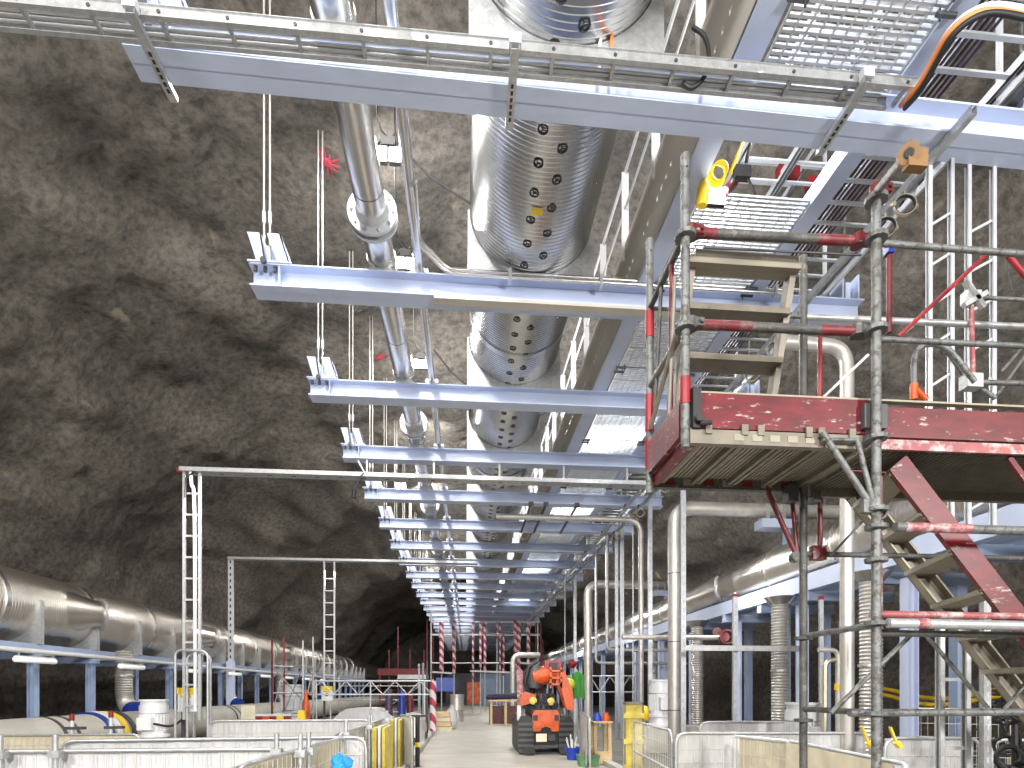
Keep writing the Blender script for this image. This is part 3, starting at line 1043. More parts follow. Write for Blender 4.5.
for q, (x, ya, lab) in enumerate(((4.80, 4.93, 'long strut hung under the beams with pipe rings, left of two'),
                                  (5.22, 10.2, 'long strut hung under the beams with pipe rings, right of two'))):
    t = thing('hung_strut', lab, 'strut', (x, ya, SZ0))
    MB().channel((x, ya, SZ0), (x, 62, SZ0), 0.06, 0.085, 0.005).build('channel', GALV if q else GALV, t)
    r0 = ring_mesh(x - 0.02, 5.75 if q == 0 else 11.0, SZ0 - 0.2).build('pipe_ring', BRASS, t, 40)
    i0 = MB().band((x - 0.02, 5.75 if q == 0 else 11.0, SZ0 - 0.2), (0.25, 1, 0), 0.108, 0.03, 0.012, 20).build('rubber_lining', BLACK, r0, 40)
    offs = [(0, 0.28, -0.01)] + [(0, 2.8 * k + dy, 0) for k in range(1, 14) for dy in (-0.2, 0.5)]
    for of in offs:
        c = r0.copy()
        COL.objects.link(c)
        c.parent = t
        c.location = of
        d = i0.copy()
        COL.objects.link(d)
        d.parent = c
    h0 = MB().box(x - 0.06, x + 0.06, ybeam(1 if q == 0 else 2) - 0.17, ybeam(1 if q == 0 else 2) - 0.10, BZ0 - 0.03, BZ0 + 0.035).build('beam_clamp', DARK, t)
    repeat(h0, t, [(0, PITCH * k, 0) for k in range(1, 14)])
c0 = None
for i, (u, v) in enumerate(((531, 510), (546, 510), (577, 512))):
    a = atY(u, v, ybeam(4) - 0.15)
    a.z = BZ0 - 0.03
    t = thing('short_strut', ['leftmost short dark strut hung under the fifth beam with one pipe ring', 'middle short dark strut hung under the fifth beam with one pipe ring',
                              'rightmost short dark strut hung under the fifth beam, without ring'][i], 'strut', a)
    MB().channel(a, a + V((0, 3.0, 0)), 0.05, 0.06, 0.005).build('channel', DARK, t)
    MB().box(a.x - 0.07, a.x + 0.07, a.y - 0.04, a.y + 0.04, a.z - 0.05, a.z + 0.06).build('beam_clamp', DARK, t)
    if i < 2:
        MB().band(a + V((0.1, 2.7, -0.2)), (0.2, 1, 0), 0.13, 0.05, 0.012).build('pipe_ring', BRASS, t, 40)

# ================================================================== HANGING LATTICE LADDERS, right of the nearest beam
def lattice(u0, u1, label, z0, z1, Y, diag=True, sp=0.32, m=GALVW):
    a, b = atY(u0, 400, Y), atY(u1, 400, Y)
    t = thing('lattice_ladder', label, 'cable ladder', (a.x, Y, z0), 'upright cable ladders behind the scaffold')
    for p in (a, b):
        MB().channel((p.x, Y, z0), (p.x, Y, z1), 0.05, 0.035, 0.004, (-1, 0, 0)).build('side_rail', m, t)
    d = 0.16 if diag else 0
    r0 = MB().bar((a.x, Y, z0 + 0.2), (b.x, Y, z0 + 0.2 + d), 0.02, 0.025).build('rung', m, t)
    repeat(r0, t, [(0, 0, sp * k) for k in range(1, int((z1 - z0 - 0.4) / sp))])
    return t


YL = ybeam(0) + 0.25
lattice(929, 951, 'white upright lattice ladder left of two behind the scaffold, under the nearest beam', 3.4, BZ0, YL, True, 0.42)
lattice(968, 993, 'white upright lattice ladder right of two behind the scaffold, under the nearest beam', 3.4, BZ0, YL + 0.05, True, 0.42)
lattice(940, 966, 'grey rung ladder standing upright behind the lower scaffold', 0.02, CAMZ + 0.55, 3.95, False, 0.26, GALV)
a = atY(985, 700, 4.05)
t = thing('perforated_post', 'grey perforated strut post right of the rung ladder behind the scaffold', 'post', (a.x, a.y, 0))
MB().channel((a.x, a.y, 0), (a.x, a.y, CAMZ + 0.75), 0.06, 0.04, 0.004, (0, 1, 0)).build('channel', GALV, t)
mb = MB()
for k in range(26):
    mb.box(a.x - 0.007, a.x + 0.007, a.y - 0.026, a.y - 0.0215, 0.2 + 0.085 * k, 0.24 + 0.085 * k)
mb.build('slot', WHITE, t)['kind'] = 'stuff'

# ================================================================== SCAFFOLD TOWER
FY, BY = 2.90, 3.48
X1, X2 = 1.165, 2.19
def Z(v, Y, u=760):
    return atY(u, v, Y).z


sc = thing('scaffold_tower', 'weathered red and grey tube scaffold tower with cantilever platform and stair', 'scaffold', (X2, FY, 0))
def stube(p0, p1, r=0.0242, m=TUBE, name='scaffold_tube', n=12):
    return MB().cyl(p0, p1, r, n).build(name, m, sc, 60)


def coupler(p, m=TUBED, s=0.046):
    p = V(p)
    mb = MB()
    mb.cyl(p - V((0, 0, 0.028)), p + V((0, 0, 0.028)), s * 0.82, 8)
    mb.box(p.x - s * 0.3, p.x + s * 1.35, p.y - s * 0.7, p.y + s * 0.3, p.z - 0.022, p.z + 0.022)
    mb.cyl(p + V((s * 1.0, -s, 0)), p + V((s * 1.0, s * 0.8, 0)), 0.011, 6)
    return mb.build('coupler', m, sc)


def rosette(p, m=TUBED):
    p = V(p)
    return MB().lathe(p - V((0, 0, 0.012)), (0, 0, 1), [(0, 0.03), (0, 0.055), (0.02, 0.058), (0.024, 0.03)], 12, True, True).build('collar', m, sc)


ZT, ZM = CAMZ + 2.44, CAMZ + 1.95          # guard rails
ZP = CAMZ + 1.31                             # underside of the platform
FY3 = 2.83
# standards
stube((X1, FY, ZP - 0.02), (X1, FY, Z(155, FY, 682)), m=TUBE, name='standard')
stube((X1, BY, ZP - 0.06), (X1, BY, Z(240, BY, 648)), m=TUBE, name='standard')
stube((X2, FY3, 0.02), (X2, FY3, Z(185, FY3, 872)), m=TUBE, name='standard')
stube((X2, BY, 0.02), (X2, BY, Z(255, BY, 805)), m=TUBED, name='standard')
stube((4.6, FY, 0.02), (4.6, FY, CAMZ + 2.6), m=TUBE, name='standard')
stube((4.6, BY, 0.02), (4.6, BY, CAMZ + 2.6), m=TUBE, name='standard')
for x in (X2, 4.6):
    for y in (FY3 if x == X2 else FY, BY):
        MB().box(x - 0.08, x + 0.08, y - 0.08, y + 0.08, 0.0, 0.012).build('base_plate', GALV, sc)
# spigot holes
mb = MB()
for p in ((X1, FY - 0.025, Z(170, FY, 682)), (X1, BY - 0.025, Z(253, BY, 648))):
    mb.cyl(V(p), V(p) + V((0, 0.004, 0)), 0.007, 8)
mb.build('pin_hole', BLACK, sc)['kind'] = 'stuff'
# red sleeves on the left standards
for y, v0, v1, u in ((FY, 378, 405, 690), (BY, 312, 338, 650), (BY, 395, 432, 650), (BY, 440, 470, 650)):
    z0, z1 = Z(v1, y, u), Z(v0, y, u)
    MB().cyl((X1, y, z0), (X1, y, z1), 0.0285, 12).build('red_sleeve', REDB, sc, 60)
# rails of the cantilever bay
stube((X1, FY, ZT), (X2, FY3 + 0.05, ZT), 0.024, TUBED, 'guard_rail')
stube((X1 + 0.05, FY - 0.002, ZT), (X1 + 0.17, FY - 0.004, ZT), 0.0255, REDT, 'red_band')
stube((X2 - 0.3, FY3 + 0.056, ZT), (X2 - 0.08, FY3 + 0.05, ZT), 0.0255, REDT, 'red_band')
stube((X1 + 0.1, FY, ZT - 0.075), (X2 - 0.05, FY3 + 0.05, ZT - 0.075), 0.006, DARK, 'tie_bar')
stube((X1, FY, ZM), (X2, FY3 + 0.05, ZM), 0.024, TUBED, 'guard_rail')
stube((X1 + 0.05, FY - 0.002, ZM), (X1 + 0.36, FY - 0.01, ZM), 0.0255, REDT, 'red_band')
stube((X2 - 0.28, FY3 + 0.056, ZM), (X2 - 0.06, FY3 + 0.05, ZM), 0.0255, REDT, 'red_band')
for x, y in ((X1, FY), (X2 - 0.1, FY3 + 0.05)):
    coupler((x + 0.03, y, ZT), RED)
    coupler((x + 0.03, y, ZM), TUBED)
for z in (ZT, ZM):
    rosette((X1, FY, z - 0.02), TUBE)
    rosette((X2, FY3, z - 0.02), TUBE)
# end guard between the two left standards
stube((X1, FY, ZT - 0.01), (X1, BY, ZT - 0.01), 0.019, TUBED, 'guard_rail')
stube((X1, FY, ZM - 0.02), (X1, BY, ZM - 0.02), 0.019, ALU, 'guard_rail')
stube((X1, BY - 0.1, ZM - 0.2), (X1, BY - 0.22, ZT + 0.03), 0.012, TUBED, 'brace')
stube((X1 + 0.0, FY + 0.22, ZP + 0.1), (X1 + 0.0, FY + 0.2, ZT), 0.014, RED, 'brace')
stube((X1 - 0.02, FY + 0.08, ZM), (X1 - 0.02, BY - 0.08, ZP + 0.32), 0.014, ALU, 'brace')
stube((X1 - 0.01, FY + 0.25, ZP + 0.05), (X1 - 0.01, FY + 0.12, ZT - 0.15), 0.012, ALU, 'brace')
# rails to the right of the tall standard
stube((X2 + 0.02, FY3 + 0.03, ZT - 0.02), (4.6, FY, ZT + 0.0), 0.017, TUBE, 'guard_rail')
stube((X2 + 0.02, FY3 + 0.03, ZM - 0.05), (4.6, FY, ZM - 0.01), 0.015, TUBE, 'guard_rail')
stube((X1, BY, ZT - 0.01), (X2, BY, ZT - 0.01), 0.012, TUBE, 'guard_rail')
stube((X2, BY, ZT - 0.01), (4.6, BY, ZT + 0.02), 0.02, GALV, 'guard_rail')
a, b = atY(898, 337, 3.2), atY(990, 251, 3.2)
stube(a, b, 0.013, REDB, 'brace')
stube(atY(893, 341, 3.25), atY(912, 326, 3.25), 0.011, GALVW, 'brace')
stube(atY(1003, 250, 3.2), atY(1050, 305, 3.2), 0.017, REDB, 'brace')
stube(atY(1002, 247, 3.15), atY(1012, 290, 3.15), 0.004, BLACK, 'cable_tie')
a = atY(889, 333, 3.3)
stube(a, atY(889, 252, 3.3), 0.016, RED, 'brace')
b = atY(888, 252, 3.3)
MB().box(b.x - 0.02, b.x + 0.02, b.y - 0.03, b.y + 0.02, b.z - 0.02, b.z + 0.045).build('blue_cap', BLUEV, sc)
# red and white post with wedge head, hose on a reel
a, b = atY(973, 385, 3.45), atY(971, 300, 3.45)
stube(a, b, 0.016, REDW, 'brace')
mb = MB().box(b.x - 0.05, b.x + 0.05, b.y - 0.03, b.y + 0.03, b.z - 0.03, b.z + 0.05)
mb.bar(b + V((-0.07, -0.03, 0.1)), b + V((0.06, -0.03, -0.07)), 0.03, 0.03)
mb.bar(b + V((-0.08, -0.03, -0.06)), b + V((0.08, -0.03, 0.03)), 0.03, 0.03)
mb.build('wedge_head', GALV, sc)
stube(b + V((0.04, 0, 0.02)), b + V((1.4, 0, 0.03)), 0.013, TUBE, 'guard_rail')
c = atY(971, 382, 3.45)
MB().box(c.x - 0.06, c.x + 0.05, c.y - 0.04, c.y + 0.03, c.z - 0.05, c.z + 0.04).build('wedge_head', GALV, sc)
stube(c + V((0.03, 0, 0.0)), c + V((1.4, 0, 0.03)), 0.017, TUBE, 'guard_rail')
# diagonals of the back frame
stube(atY(970, 385, 3.46), atY(944, 346, 3.46), 0.013, TUBE, 'brace')
stube(atY(995, 398, 3.6), atY(1040, 335, 3.6), 0.010, TUBE, 'brace')
stube(atY(1001, 372, 3.6), atY(1045, 322, 3.6), 0.010, TUBE, 'brace')
stube(atY(975, 385, 3.5), atY(995, 398, 3.5), 0.016, TUBE, 'brace')
# bent tube gate with orange foot
pts = elbow([atY(914, 398, 3.35), atY(914, 345, 3.35), atY(945, 343, 3.35), atY(975, 382, 3.35)], 0.13, 6)
MB().tube(pts, 0.017, 10).build('bent_gate', TUBE, sc, 60)
MB().cyl(atY(914, 400, 3.35), atY(914, 384, 3.35), 0.023, 10).build('orange_foot', ORANGE, sc, 60)
MB().cyl(atY(916, 390, 3.34), atY(926, 400, 3.34), 0.02, 10).build('orange_foot', ORANGE, sc, 60)
stube(atY(823, 398, 3.4), atY(868, 355, 3.4), 0.009, GALVW, 'brace')
stube(atY(820, 398, 3.4), atY(820, 335, 3.4), 0.013, REDB, 'brace')

# toe boards
def board(p0, p1, h, m=RED, name='toe_board', th=0.03):
    p0, p1 = V(p0), V(p1)
    return MB().bar(p0 + V((0, 0, h / 2)), p1 + V((0, 0, h / 2)), th, h).build(name, m, sc)


zt0 = Z(429, FY, 700)
board((X1 + 0.05, FY, zt0), (X2 - 0.02, FY, zt0), 0.185)
board((X2 + 0.03, FY, zt0 - 0.01), (4.6, FY, zt0 - 0.01), 0.165)
board((X1 - 0.005, FY + 0.04, zt0 - 0.03), (X1 - 0.005, BY - 0.03, zt0 - 0.03), 0.20)
board((X1 + 0.05, BY - 0.02, zt0), (X2, BY - 0.02, zt0), 0.15, ALU)
board((X2, BY - 0.02, zt0), (4.6, BY - 0.02, zt0), 0.15, ALU)
MB().box(X1 + 0.05, 4.6, FY - 0.017, FY + 0.017, zt0 + 0.185, zt0 + 0.195).build('board_edge', ALUB, sc)
# board holders at the corner post
mb = MB().box(X1 + 0.028, X1 + 0.07, FY - 0.04, FY + 0.0, zt0 - 0.01, zt0 + 0.2)
mb.cyl((X1 + 0.05, FY - 0.04, zt0 + 0.03), (X1 + 0.05, FY - 0.07, zt0 + 0.03), 0.02, 8)
mb.cyl((X1 + 0.06, FY - 0.05, zt0 + 0.01), (X1 + 0.12, FY - 0.06, zt0 + 0.01), 0.014, 8)
mb.build('board_holder', BLACK, sc)
MB().box(X2 - 0.05, X2 + 0.08, FY3 + 0.02, FY3 + 0.05, zt0 + 0.02, zt0 + 0.15).build('board_holder', DARK, sc)
# platform frame of the cantilever bay
fr = MB().box(X1 + 0.02, X2 - 0.04, FY - 0.02, FY + 0.02, ZP, ZP + 0.075).build('front_ledger', ALU, sc)
for k in range(7):
    x = X1 + 0.26 + 0.1 * k
    mb = MB().box(x, x + 0.055, FY - 0.023, FY - 0.02, ZP + 0.02, ZP + 0.055)
    mb.build('ledger_opening', ALUB, fr)
for k, x in enumerate((X1 + 0.1, X1 + 0.3, X1 + 0.39, X1 + 0.66, X1 + 0.73, X2 - 0.12)):
    MB().box(x, x + 0.035, FY - 0.03, FY - 0.019, ZP + 0.05, ZP + 0.105).build('claw', ALU, sc)
br = MB().box(X1 + 0.02, X2 + 0.3, BY + 0.02, BY + 0.06, ZP - 0.01, ZP + 0.06).build('back_ledger', TUBED, sc)
for k in range(8):
    x = X1 + 0.1 + 0.13 * k
    MB().box(x, x + 0.07, BY + 0.015, BY + 0.02, ZP + 0.005, ZP + 0.045).build('ledger_opening', ALUB if k % 2 else RED, br)
MB().box(X1 + 0.02, X1 + 0.06, FY + 0.02, BY + 0.02, ZP - 0.002, ZP + 0.06).build('side_ledger', RED, sc)
# planks, seen from below: each with folded edges and ribs
PW = (X2 - X1 - 0.08) / 4
pl = None
for k in range(4):
    x0 = X1 + 0.07 + PW * k
    mb = MB().box(x0 + 0.008, x0 + PW - 0.008, FY + 0.02, BY + 0.01, ZP + 0.055, ZP + 0.06)
    o = mb.build('plank', ALUB, sc)
    mb = MB()
    for j in range(7):
        xx = x0 + 0.04 + (PW - 0.08) * j / 6
        mb.box(xx - 0.005, xx + 0.005, FY + 0.03, BY, ZP + 0.045, ZP + 0.055)
    mb.build('plank_rib', ALUB, o)['kind'] = 'stuff'
    for s in (0, 1):
        xx = x0 + 0.006 + s * (PW - 0.036)
        MB().box(xx, xx + 0.024, FY + 0.02, BY + 0.01, ZP + 0.012, ZP + 0.055).build('plank_edge', ALU, o)
# right-hand platform: pink-edged deck with close ribs
MB().box(X2 + 0.03, 4.6, FY - 0.02, FY + 0.0, ZP + 0.005, ZP + 0.06).build('front_ledger', REDW, sc)
o = MB().box(X2 + 0.03, 4.6, FY, BY + 0.02, ZP + 0.03, ZP + 0.04).build('deck', ALUB, sc)
mb = MB()
for k in range(78):
    x = X2 + 0.06 + 0.032 * k
    mb.box(x, x + 0.012, FY + 0.02, BY - 0.02, ZP + 0.004, ZP + 0.03)
mb.build('deck_rib', ALU, o)['kind'] = 'stuff'
MB().box(X2 + 0.03, 4.6, BY, BY + 0.03, ZP - 0.045, ZP + 0.03).build('back_ledger', ALU, sc)
# underside red bar
stube((X2 + 0.02, FY + 0.2, ZP - 0.03), (X2 + 0.5, FY + 0.22, ZP - 0.03), 0.014, RED, 'red_bar')
# grey cantilever bracket on the tall standard
bz = Z(500, FY3, 868)
a = V((X2 - 0.02, FY3 - 0.0, bz))
stube(atY(822, 432, FY3 + 0.02), a + V((-0.03, 0.0, 0)), 0.017, TUBE, 'bracket_strut')
stube(atY(857, 440, FY3 + 0.02), a, 0.014, TUBE, 'bracket_strut')
stube(atY(822, 440, FY3 + 0.02), atY(857, 440, FY3 + 0.02), 0.011, TUBE, 'bracket_strut')
MB().box(a.x - 0.06, a.x + 0.01, a.y - 0.015, a.y + 0.015, a.z - 0.07, a.z + 0.0).build('bracket_plate', TUBE, sc)
MB().torus(a + V((0.035, 0, -0.06)), (0, 1, 0), 0.04, 0.012, 14).build('bracket_hook', TUBED, sc, 60)
rosette((X2, FY3, a.z - 0.05), TUBE)
rosette((X2, FY3, ZP + 0.04), TUBE)
# red cantilever bracket on the back standard
bz = Z(553, BY, 800)
a = V((X2 - 0.04, BY + 0.02, bz))
stube(atY(763, 481, BY + 0.03), a, 0.016, RED, 'bracket_strut')
stube(atY(790, 478, BY + 0.03), a + V((0.01, 0, 0)), 0.014, RED, 'bracket_strut')
stube(atY(763, 483, BY + 0.03), atY(790, 481, BY + 0.03), 0.010, RED, 'bracket_strut')
stube(atY(820, 480, BY + 0.03), atY(820, 550, BY + 0.03), 0.016, RED, 'bracket_strut')
MB().lathe(a + V((0, -0.02, -0.02)), (0, 1, 0), [(0, 0.035), (0.05, 0.035)], 12).build('bracket_plate', TUBED, sc, 40)
MB().box(X2 - 0.12, X2 - 0.05, BY - 0.03, BY + 0.04, ZP - 0.09, ZP + 0.02).build('bracket_plate', DARK, sc)
MB().box(X2 + 0.05, X2 + 0.1, BY - 0.03, BY + 0.04, ZP - 0.09, ZP - 0.02).build('bracket_plate', DARK, sc)
stube(atY(830, 556, BY - 0.1), atY(862, 522, BY - 0.1), 0.008, TUBED, 'brace')
# lower ledgers, bracing
zl = Z(554, BY, 810)
stube((X2, BY, zl), (4.6, BY, zl), 0.018, TUBED, 'ledger')
MB().box(X2 + 0.05, X2 + 0.14, BY - 0.03, BY + 0.02, zl - 0.04, zl + 0.05).build('wedge_head', RED, sc)
zl = Z(630, 3.1, 850)
stube((X2 - 0.0, BY, zl), (X2, FY3, zl), 0.018, TUBE, 'ledger')
zl = Z(713, FY3, 880)
stube((X2 - 0.13, FY3 + 0.03, zl), (4.6, FY, zl), 0.021, TUBE, 'ledger')
stube((X2, FY3, zl), (X2, BY, zl), 0.018, TUBED, 'ledger')
zl2 = Z(527, FY3 - 0.06, 930)
p0 = atY(895, 527, FY3 - 0.06)
stube(p0, (4.6, FY3 - 0.06, p0.z - 0.01), 0.024, TUBE, 'ledger')
stube(p0 + V((0.05, -0.002, 0)), p0 + V((0.42, -0.002, 0)), 0.0255, REDW, 'red_band')
p0 = atY(888, 623, FY3 - 0.05)
stube(p0, (4.6, FY3 - 0.05, p0.z - 0.02), 0.026, GALV, 'ledger')
stube(p0 + V((0.16, -0.002, 0)), p0 + V((0.22, -0.002, 0)), 0.0275, REDW, 'red_band')
stube(p0 + V((-0.02, 0.1, 0.06)), (4.6, FY3 + 0.08, p0.z + 0.055), 0.02, REDW, 'ledger')
stube(p0 + V((0.0, 0.08, -0.045)), (4.6, FY3 + 0.08, p0.z - 0.05), 0.018, TUBED, 'ledger')
stube(atY(831, 713, 3.0), atY(912, 634, 3.0), 0.013, TUBE, 'brace')
stube(atY(924, 633, 3.3), atY(988, 708, 3.3), 0.013, TUBE, 'brace')
stube(atY(1004, 710, 3.3), atY(1040, 666, 3.3), 0.013, TUBE, 'brace')
stube((X2 + 0.09, FY3 + 0.1, Z(470, FY3, 890)), (X2 + 0.09, FY3 + 0.1, Z(610, FY3, 890)), 0.02, REDW, 'brace')
for v in (527, 623, 713, 560):
    rosette((X2, FY3, Z(v, FY3, 878)), TUBE)
rosette((X2, BY, Z(638, BY, 808)), TUBED)
rosette((X2, BY, Z(720, BY, 808)), TUBED)
# tie tube from the head of the tall standard
a = V((X2 - 0.01, FY3 - 0.02, Z(194, FY3, 872)))
b = at(909, 153, 2.45)
stube(a, b, 0.022, TUBE, 'tie_tube')
coupler(a + V((0, 0, 0)), RED)
rosette((X2, FY3, a.z - 0.03), TUBE)
dd = (b - a).normalized()
MB().lathe(b - dd * 0.0, dd, [(-0.05, 0.026), (-0.05, 0.04), (0.0, 0.042), (0.0, 0.02)], 12).build('tube_cap', BROWN, sc, 40)
MB().lathe(b - dd * 0.0, dd, [(0.001, 0.018), (0.004, 0.018)], 12).build('tube_mouth', BLACK, sc)
MB().box(b.x - 0.0, b.x + 0.09, b.y + 0.0, b.y + 0.04, b.z - 0.05, b.z + 0.03).build('timber_packer', BROWN, sc)

# access ladder rising inside the cantilever bay (leaning towards the viewer)
al = []
xL, xR = X1 + 0.10, atY(790, 240, FY + 0.18).x
for x in (xL, xR):
    b = V((x, FY + 0.50, ZP + 0.08))
    tpt = V((x, FY + 0.16, ZT + 0.0))
    mb = MB().bar(b, tpt, 0.035, 0.07, (0, 1, 0))
    mb.build('ladder_stile', ALU, sc)
for k in range(4):
    f = 0.30 + 0.225 * k
    c = V((0, FY + 0.50, ZP + 0.08)).lerp(V((0, FY + 0.16, ZT)), f)
    MB().box(xL, xR, c.y - 0.07, c.y + 0.07, c.z - 0.015, c.z + 0.02).build('ladder_tread', ALU, sc)
MB().box(X1 + 0.05, xR + 0.02, FY + 0.10, FY + 0.20, ZT - 0.075, ZT - 0.035).build('ladder_landing', ALUB, sc)

# stair going down to the right
sA, sB = V((2.46, 0, ZP - 0.06)), V((3.55, 0, ZP - 0.06 - 1.09 * 1.18))
yn, yfar = FY + 0.05, BY + 0.05
off = V((0.16, 0, 0.0))
MB().bar(V((sA.x - 0.06, yn, sA.z + 0.02)), V((sB.x + 0.2, yn, sB.z - 0.29)), 0.03, 0.13).build('red_stringer', RED, sc)
f0 = V((sA.x + 0.10, yfar, sA.z + 0.07))
f1 = V((sB.x + 0.45, yfar, sB.z - 0.32))
MB().bar(f0, f1, 0.012, 0.13).build('stair_stringer', ALU, sc)
MB().bar(f0 + V((0.03, -0.03, 0.045)), f1 + V((0.03, -0.03, 0.045)), 0.06, 0.012, (-0.76, 0, 0.65)).build('stringer_flange', ALUB, sc)
MB().bar(f0 + V((-0.03, -0.03, -0.055)), f1 + V((-0.03, -0.03, -0.055)), 0.06, 0.012, (-0.76, 0, 0.65)).build('stringer_flange', ALUB, sc)
for k in range(6):
    x = sA.x + 0.18 + 0.185 * k
    z = sA.z - 0.03 - 0.185 * 1.18 * k
    MB().prism([(x - 0.28, yn), (x - 0.12, yn), (x + 0.12, yfar), (x - 0.08, yfar)], (0, 0, z - 0.02), (1, 0, 0), (0, 1, 0), (0, 0, 1), 0.03).build('stair_tread', ALUB, sc)
MB().bar(V((3.05, yn - 0.03, ZP + 0.0)), V((3.75, yn - 0.03, ZP - 0.85)), 0.02, 0.03).build('red_handrail', RED, sc)

# ================================================================== LEFT SIDE DUCT ON ITS FRAME
LX, LZ, LR = -10.8, CAMZ + 2.0, 0.87
LP, LY0 = 2.0, 13.9
t = thing('side_duct', 'big shiny clad duct running along the left rock wall on blue frames', 'duct', (LX, 9, LZ - LR))
prof = []
y = 0.0
segs = 0
while y < 32:
    prof += [(y, LR), (y + 0.05, LR), (y + 0.056, LR + 0.006), (y + 0.064, LR + 0.006), (y + 0.07, LR)]
    y += 0.08
MB().lathe((LX, 8, LZ), (0, 1, 0), prof, 56).build('shell', DUCTL, t, 25)
MB().lathe((LX, 40, LZ), (0, 1, 0), [(0, LR), (48, LR)], 32).build('shell', DUCTL, t, 60)
j0 = MB().lathe((LX, 13.0, LZ), (0, 1, 0), [(0, LR), (0, LR + 0.02), (0.14, LR + 0.02), (0.14, LR)], 48, False, False).build('joint_band', STAIN, t, 40)
repeat(j0, t, [(0, 2.9 * k, 0) for k in range(1, 14)])
# angled inspection stubs with round lids
def stub(yc):
    o = V((LX + 0.35, yc - 0.75, LZ + 0.02))
    d = V((0.62, 0.78, 0.02))
    s = MB().lathe(o, d, [(0, 0.62), (0.45, 0.50), (0.85, 0.37), (1.0, 0.36)], 28).build('branch_cone', DUCTL, t, 60)
    MB().lathe(o + d.normalized() * 1.0, d, [(0, 0.36), (0.0, 0.43), (0.05, 0.43), (0.05, 0.0)], 28).build('lid', GALV, s, 40)
    return s


for yc in (15.9, 22.6, 32, 44):
    stub(yc)
# saddles
def saddle(parent, x, y, zc, R, zb, w):
    mb = MB()
    for i in range(16):
        a0, a1 = PI * i / 16, PI * (i + 1) / 16
        x0, x1 = R * math.cos(a0), R * math.cos(a1)
        z0, z1 = zc - zb - R * math.sin(a0), zc - zb - R * math.sin(a1)
        mb.prism([(x0, 0), (x0, z0), (x1, z1), (x1, 0)], (x, y, zb), (1, 0, 0), (0, 0, 1), (0, 1, 0), 0.02)
    for s in (-1, 1):
        xa, xb = sorted((s * w, s * R))
        mb.box(x + xa, x + xb, y - 0.0, y + 0.12, zb, zc + 0.1)
    return mb.build('saddle_plate', GALV, parent)


zb = LZ - LR - 0.06
s0 = saddle(t, LX, LY0, LZ, LR * 1.01, zb, 0.92)
repeat(s0, t, [(0, LP * k, 0) for k in range(-2, 22) if k])
# blue support frame
t = thing('duct_frame', 'blue steel frame of columns and beams carrying the left wall duct', 'frame', (LX, 9, 0))
MB().box(LX + 0.66, LX + 0.86, 8, 88, zb - 0.2, zb).build('beam', BLUED, t)
MB().box(LX - 0.86, LX - 0.66, 8, 88, zb - 0.2, zb).build('beam', BLUED, t)
c0 = MB().box(LX + 0.68, LX + 0.695, LY0 - 0.08, LY0 + 0.08, 0, zb - 0.2).box(LX + 0.825, LX + 0.84, LY0 - 0.08, LY0 + 0.08, 0, zb - 0.2).box(LX + 0.695, LX + 0.825, LY0 - 0.006, LY0 + 0.006, 0, zb - 0.2).build('column', BLUED, t)
repeat(c0, t, [(0, LP * k, 0) for k in range(-1, 22) if k])
x0 = MB().box(LX - 0.9, LX + 0.95, LY0 - 0.08, LY0 + 0.08, zb - 0.36, zb - 0.2).build('cross_beam', BLUED, t)
repeat(x0, t, [(0, LP * k, 0) for k in range(-1, 22) if k])
# pale rail pipe in front of the frame
XRL = LX + 1.25
t = thing('rail_pipe', 'thin white pipe running along the front of the left duct frame', 'pipe', (XRL, 8, CAMZ + 0.86))
MB().cyl((XRL, 8, CAMZ + 0.86), (XRL, 80, CAMZ + 0.86), 0.055, 10).build('pipe_run', WHITE, t, 60)
h0 = MB().box(LX + 0.85, XRL, LY0 - 0.02, LY0 + 0.02, CAMZ + 0.79, CAMZ + 0.82).build('pipe_bracket', GALV, t)
repeat(h0, t, [(0, LP * k, 0) for k in range(1, 20)])
# batten lights under it
bt = None
for k in range(9):
    y = 13.3 + 3.6 * k
    lab = 'white batten light under the left duct frame, %s counted from the camera' % ORD[k]
    if bt is None:
        bt = thing('batten_light', lab, 'lamp', (XRL, y, CAMZ + 0.6), 'batten lights under the left duct')
        MB().lathe((XRL, y - 0.6, CAMZ + 0.66), (0, 1, 0), [(0, 0.04), (0.03, 0.065), (1.17, 0.065), (1.2, 0.04)], 12).build('diffuser', BATTEN, bt, 60)
        MB().box(XRL - 0.04, XRL + 0.04, y - 0.55, y + 0.55, CAMZ + 0.70, CAMZ + 0.74).build('housing', WHITE, bt)
        for s in (-0.5, 0.5):
            MB().box(XRL - 0.02, XRL + 0.02, y + s, y + s + 0.02, CAMZ + 0.72, CAMZ + 0.81).build('hanger', GALV, bt)
    else:
        dup(bt, (XRL, y, CAMZ + 0.6), lab)

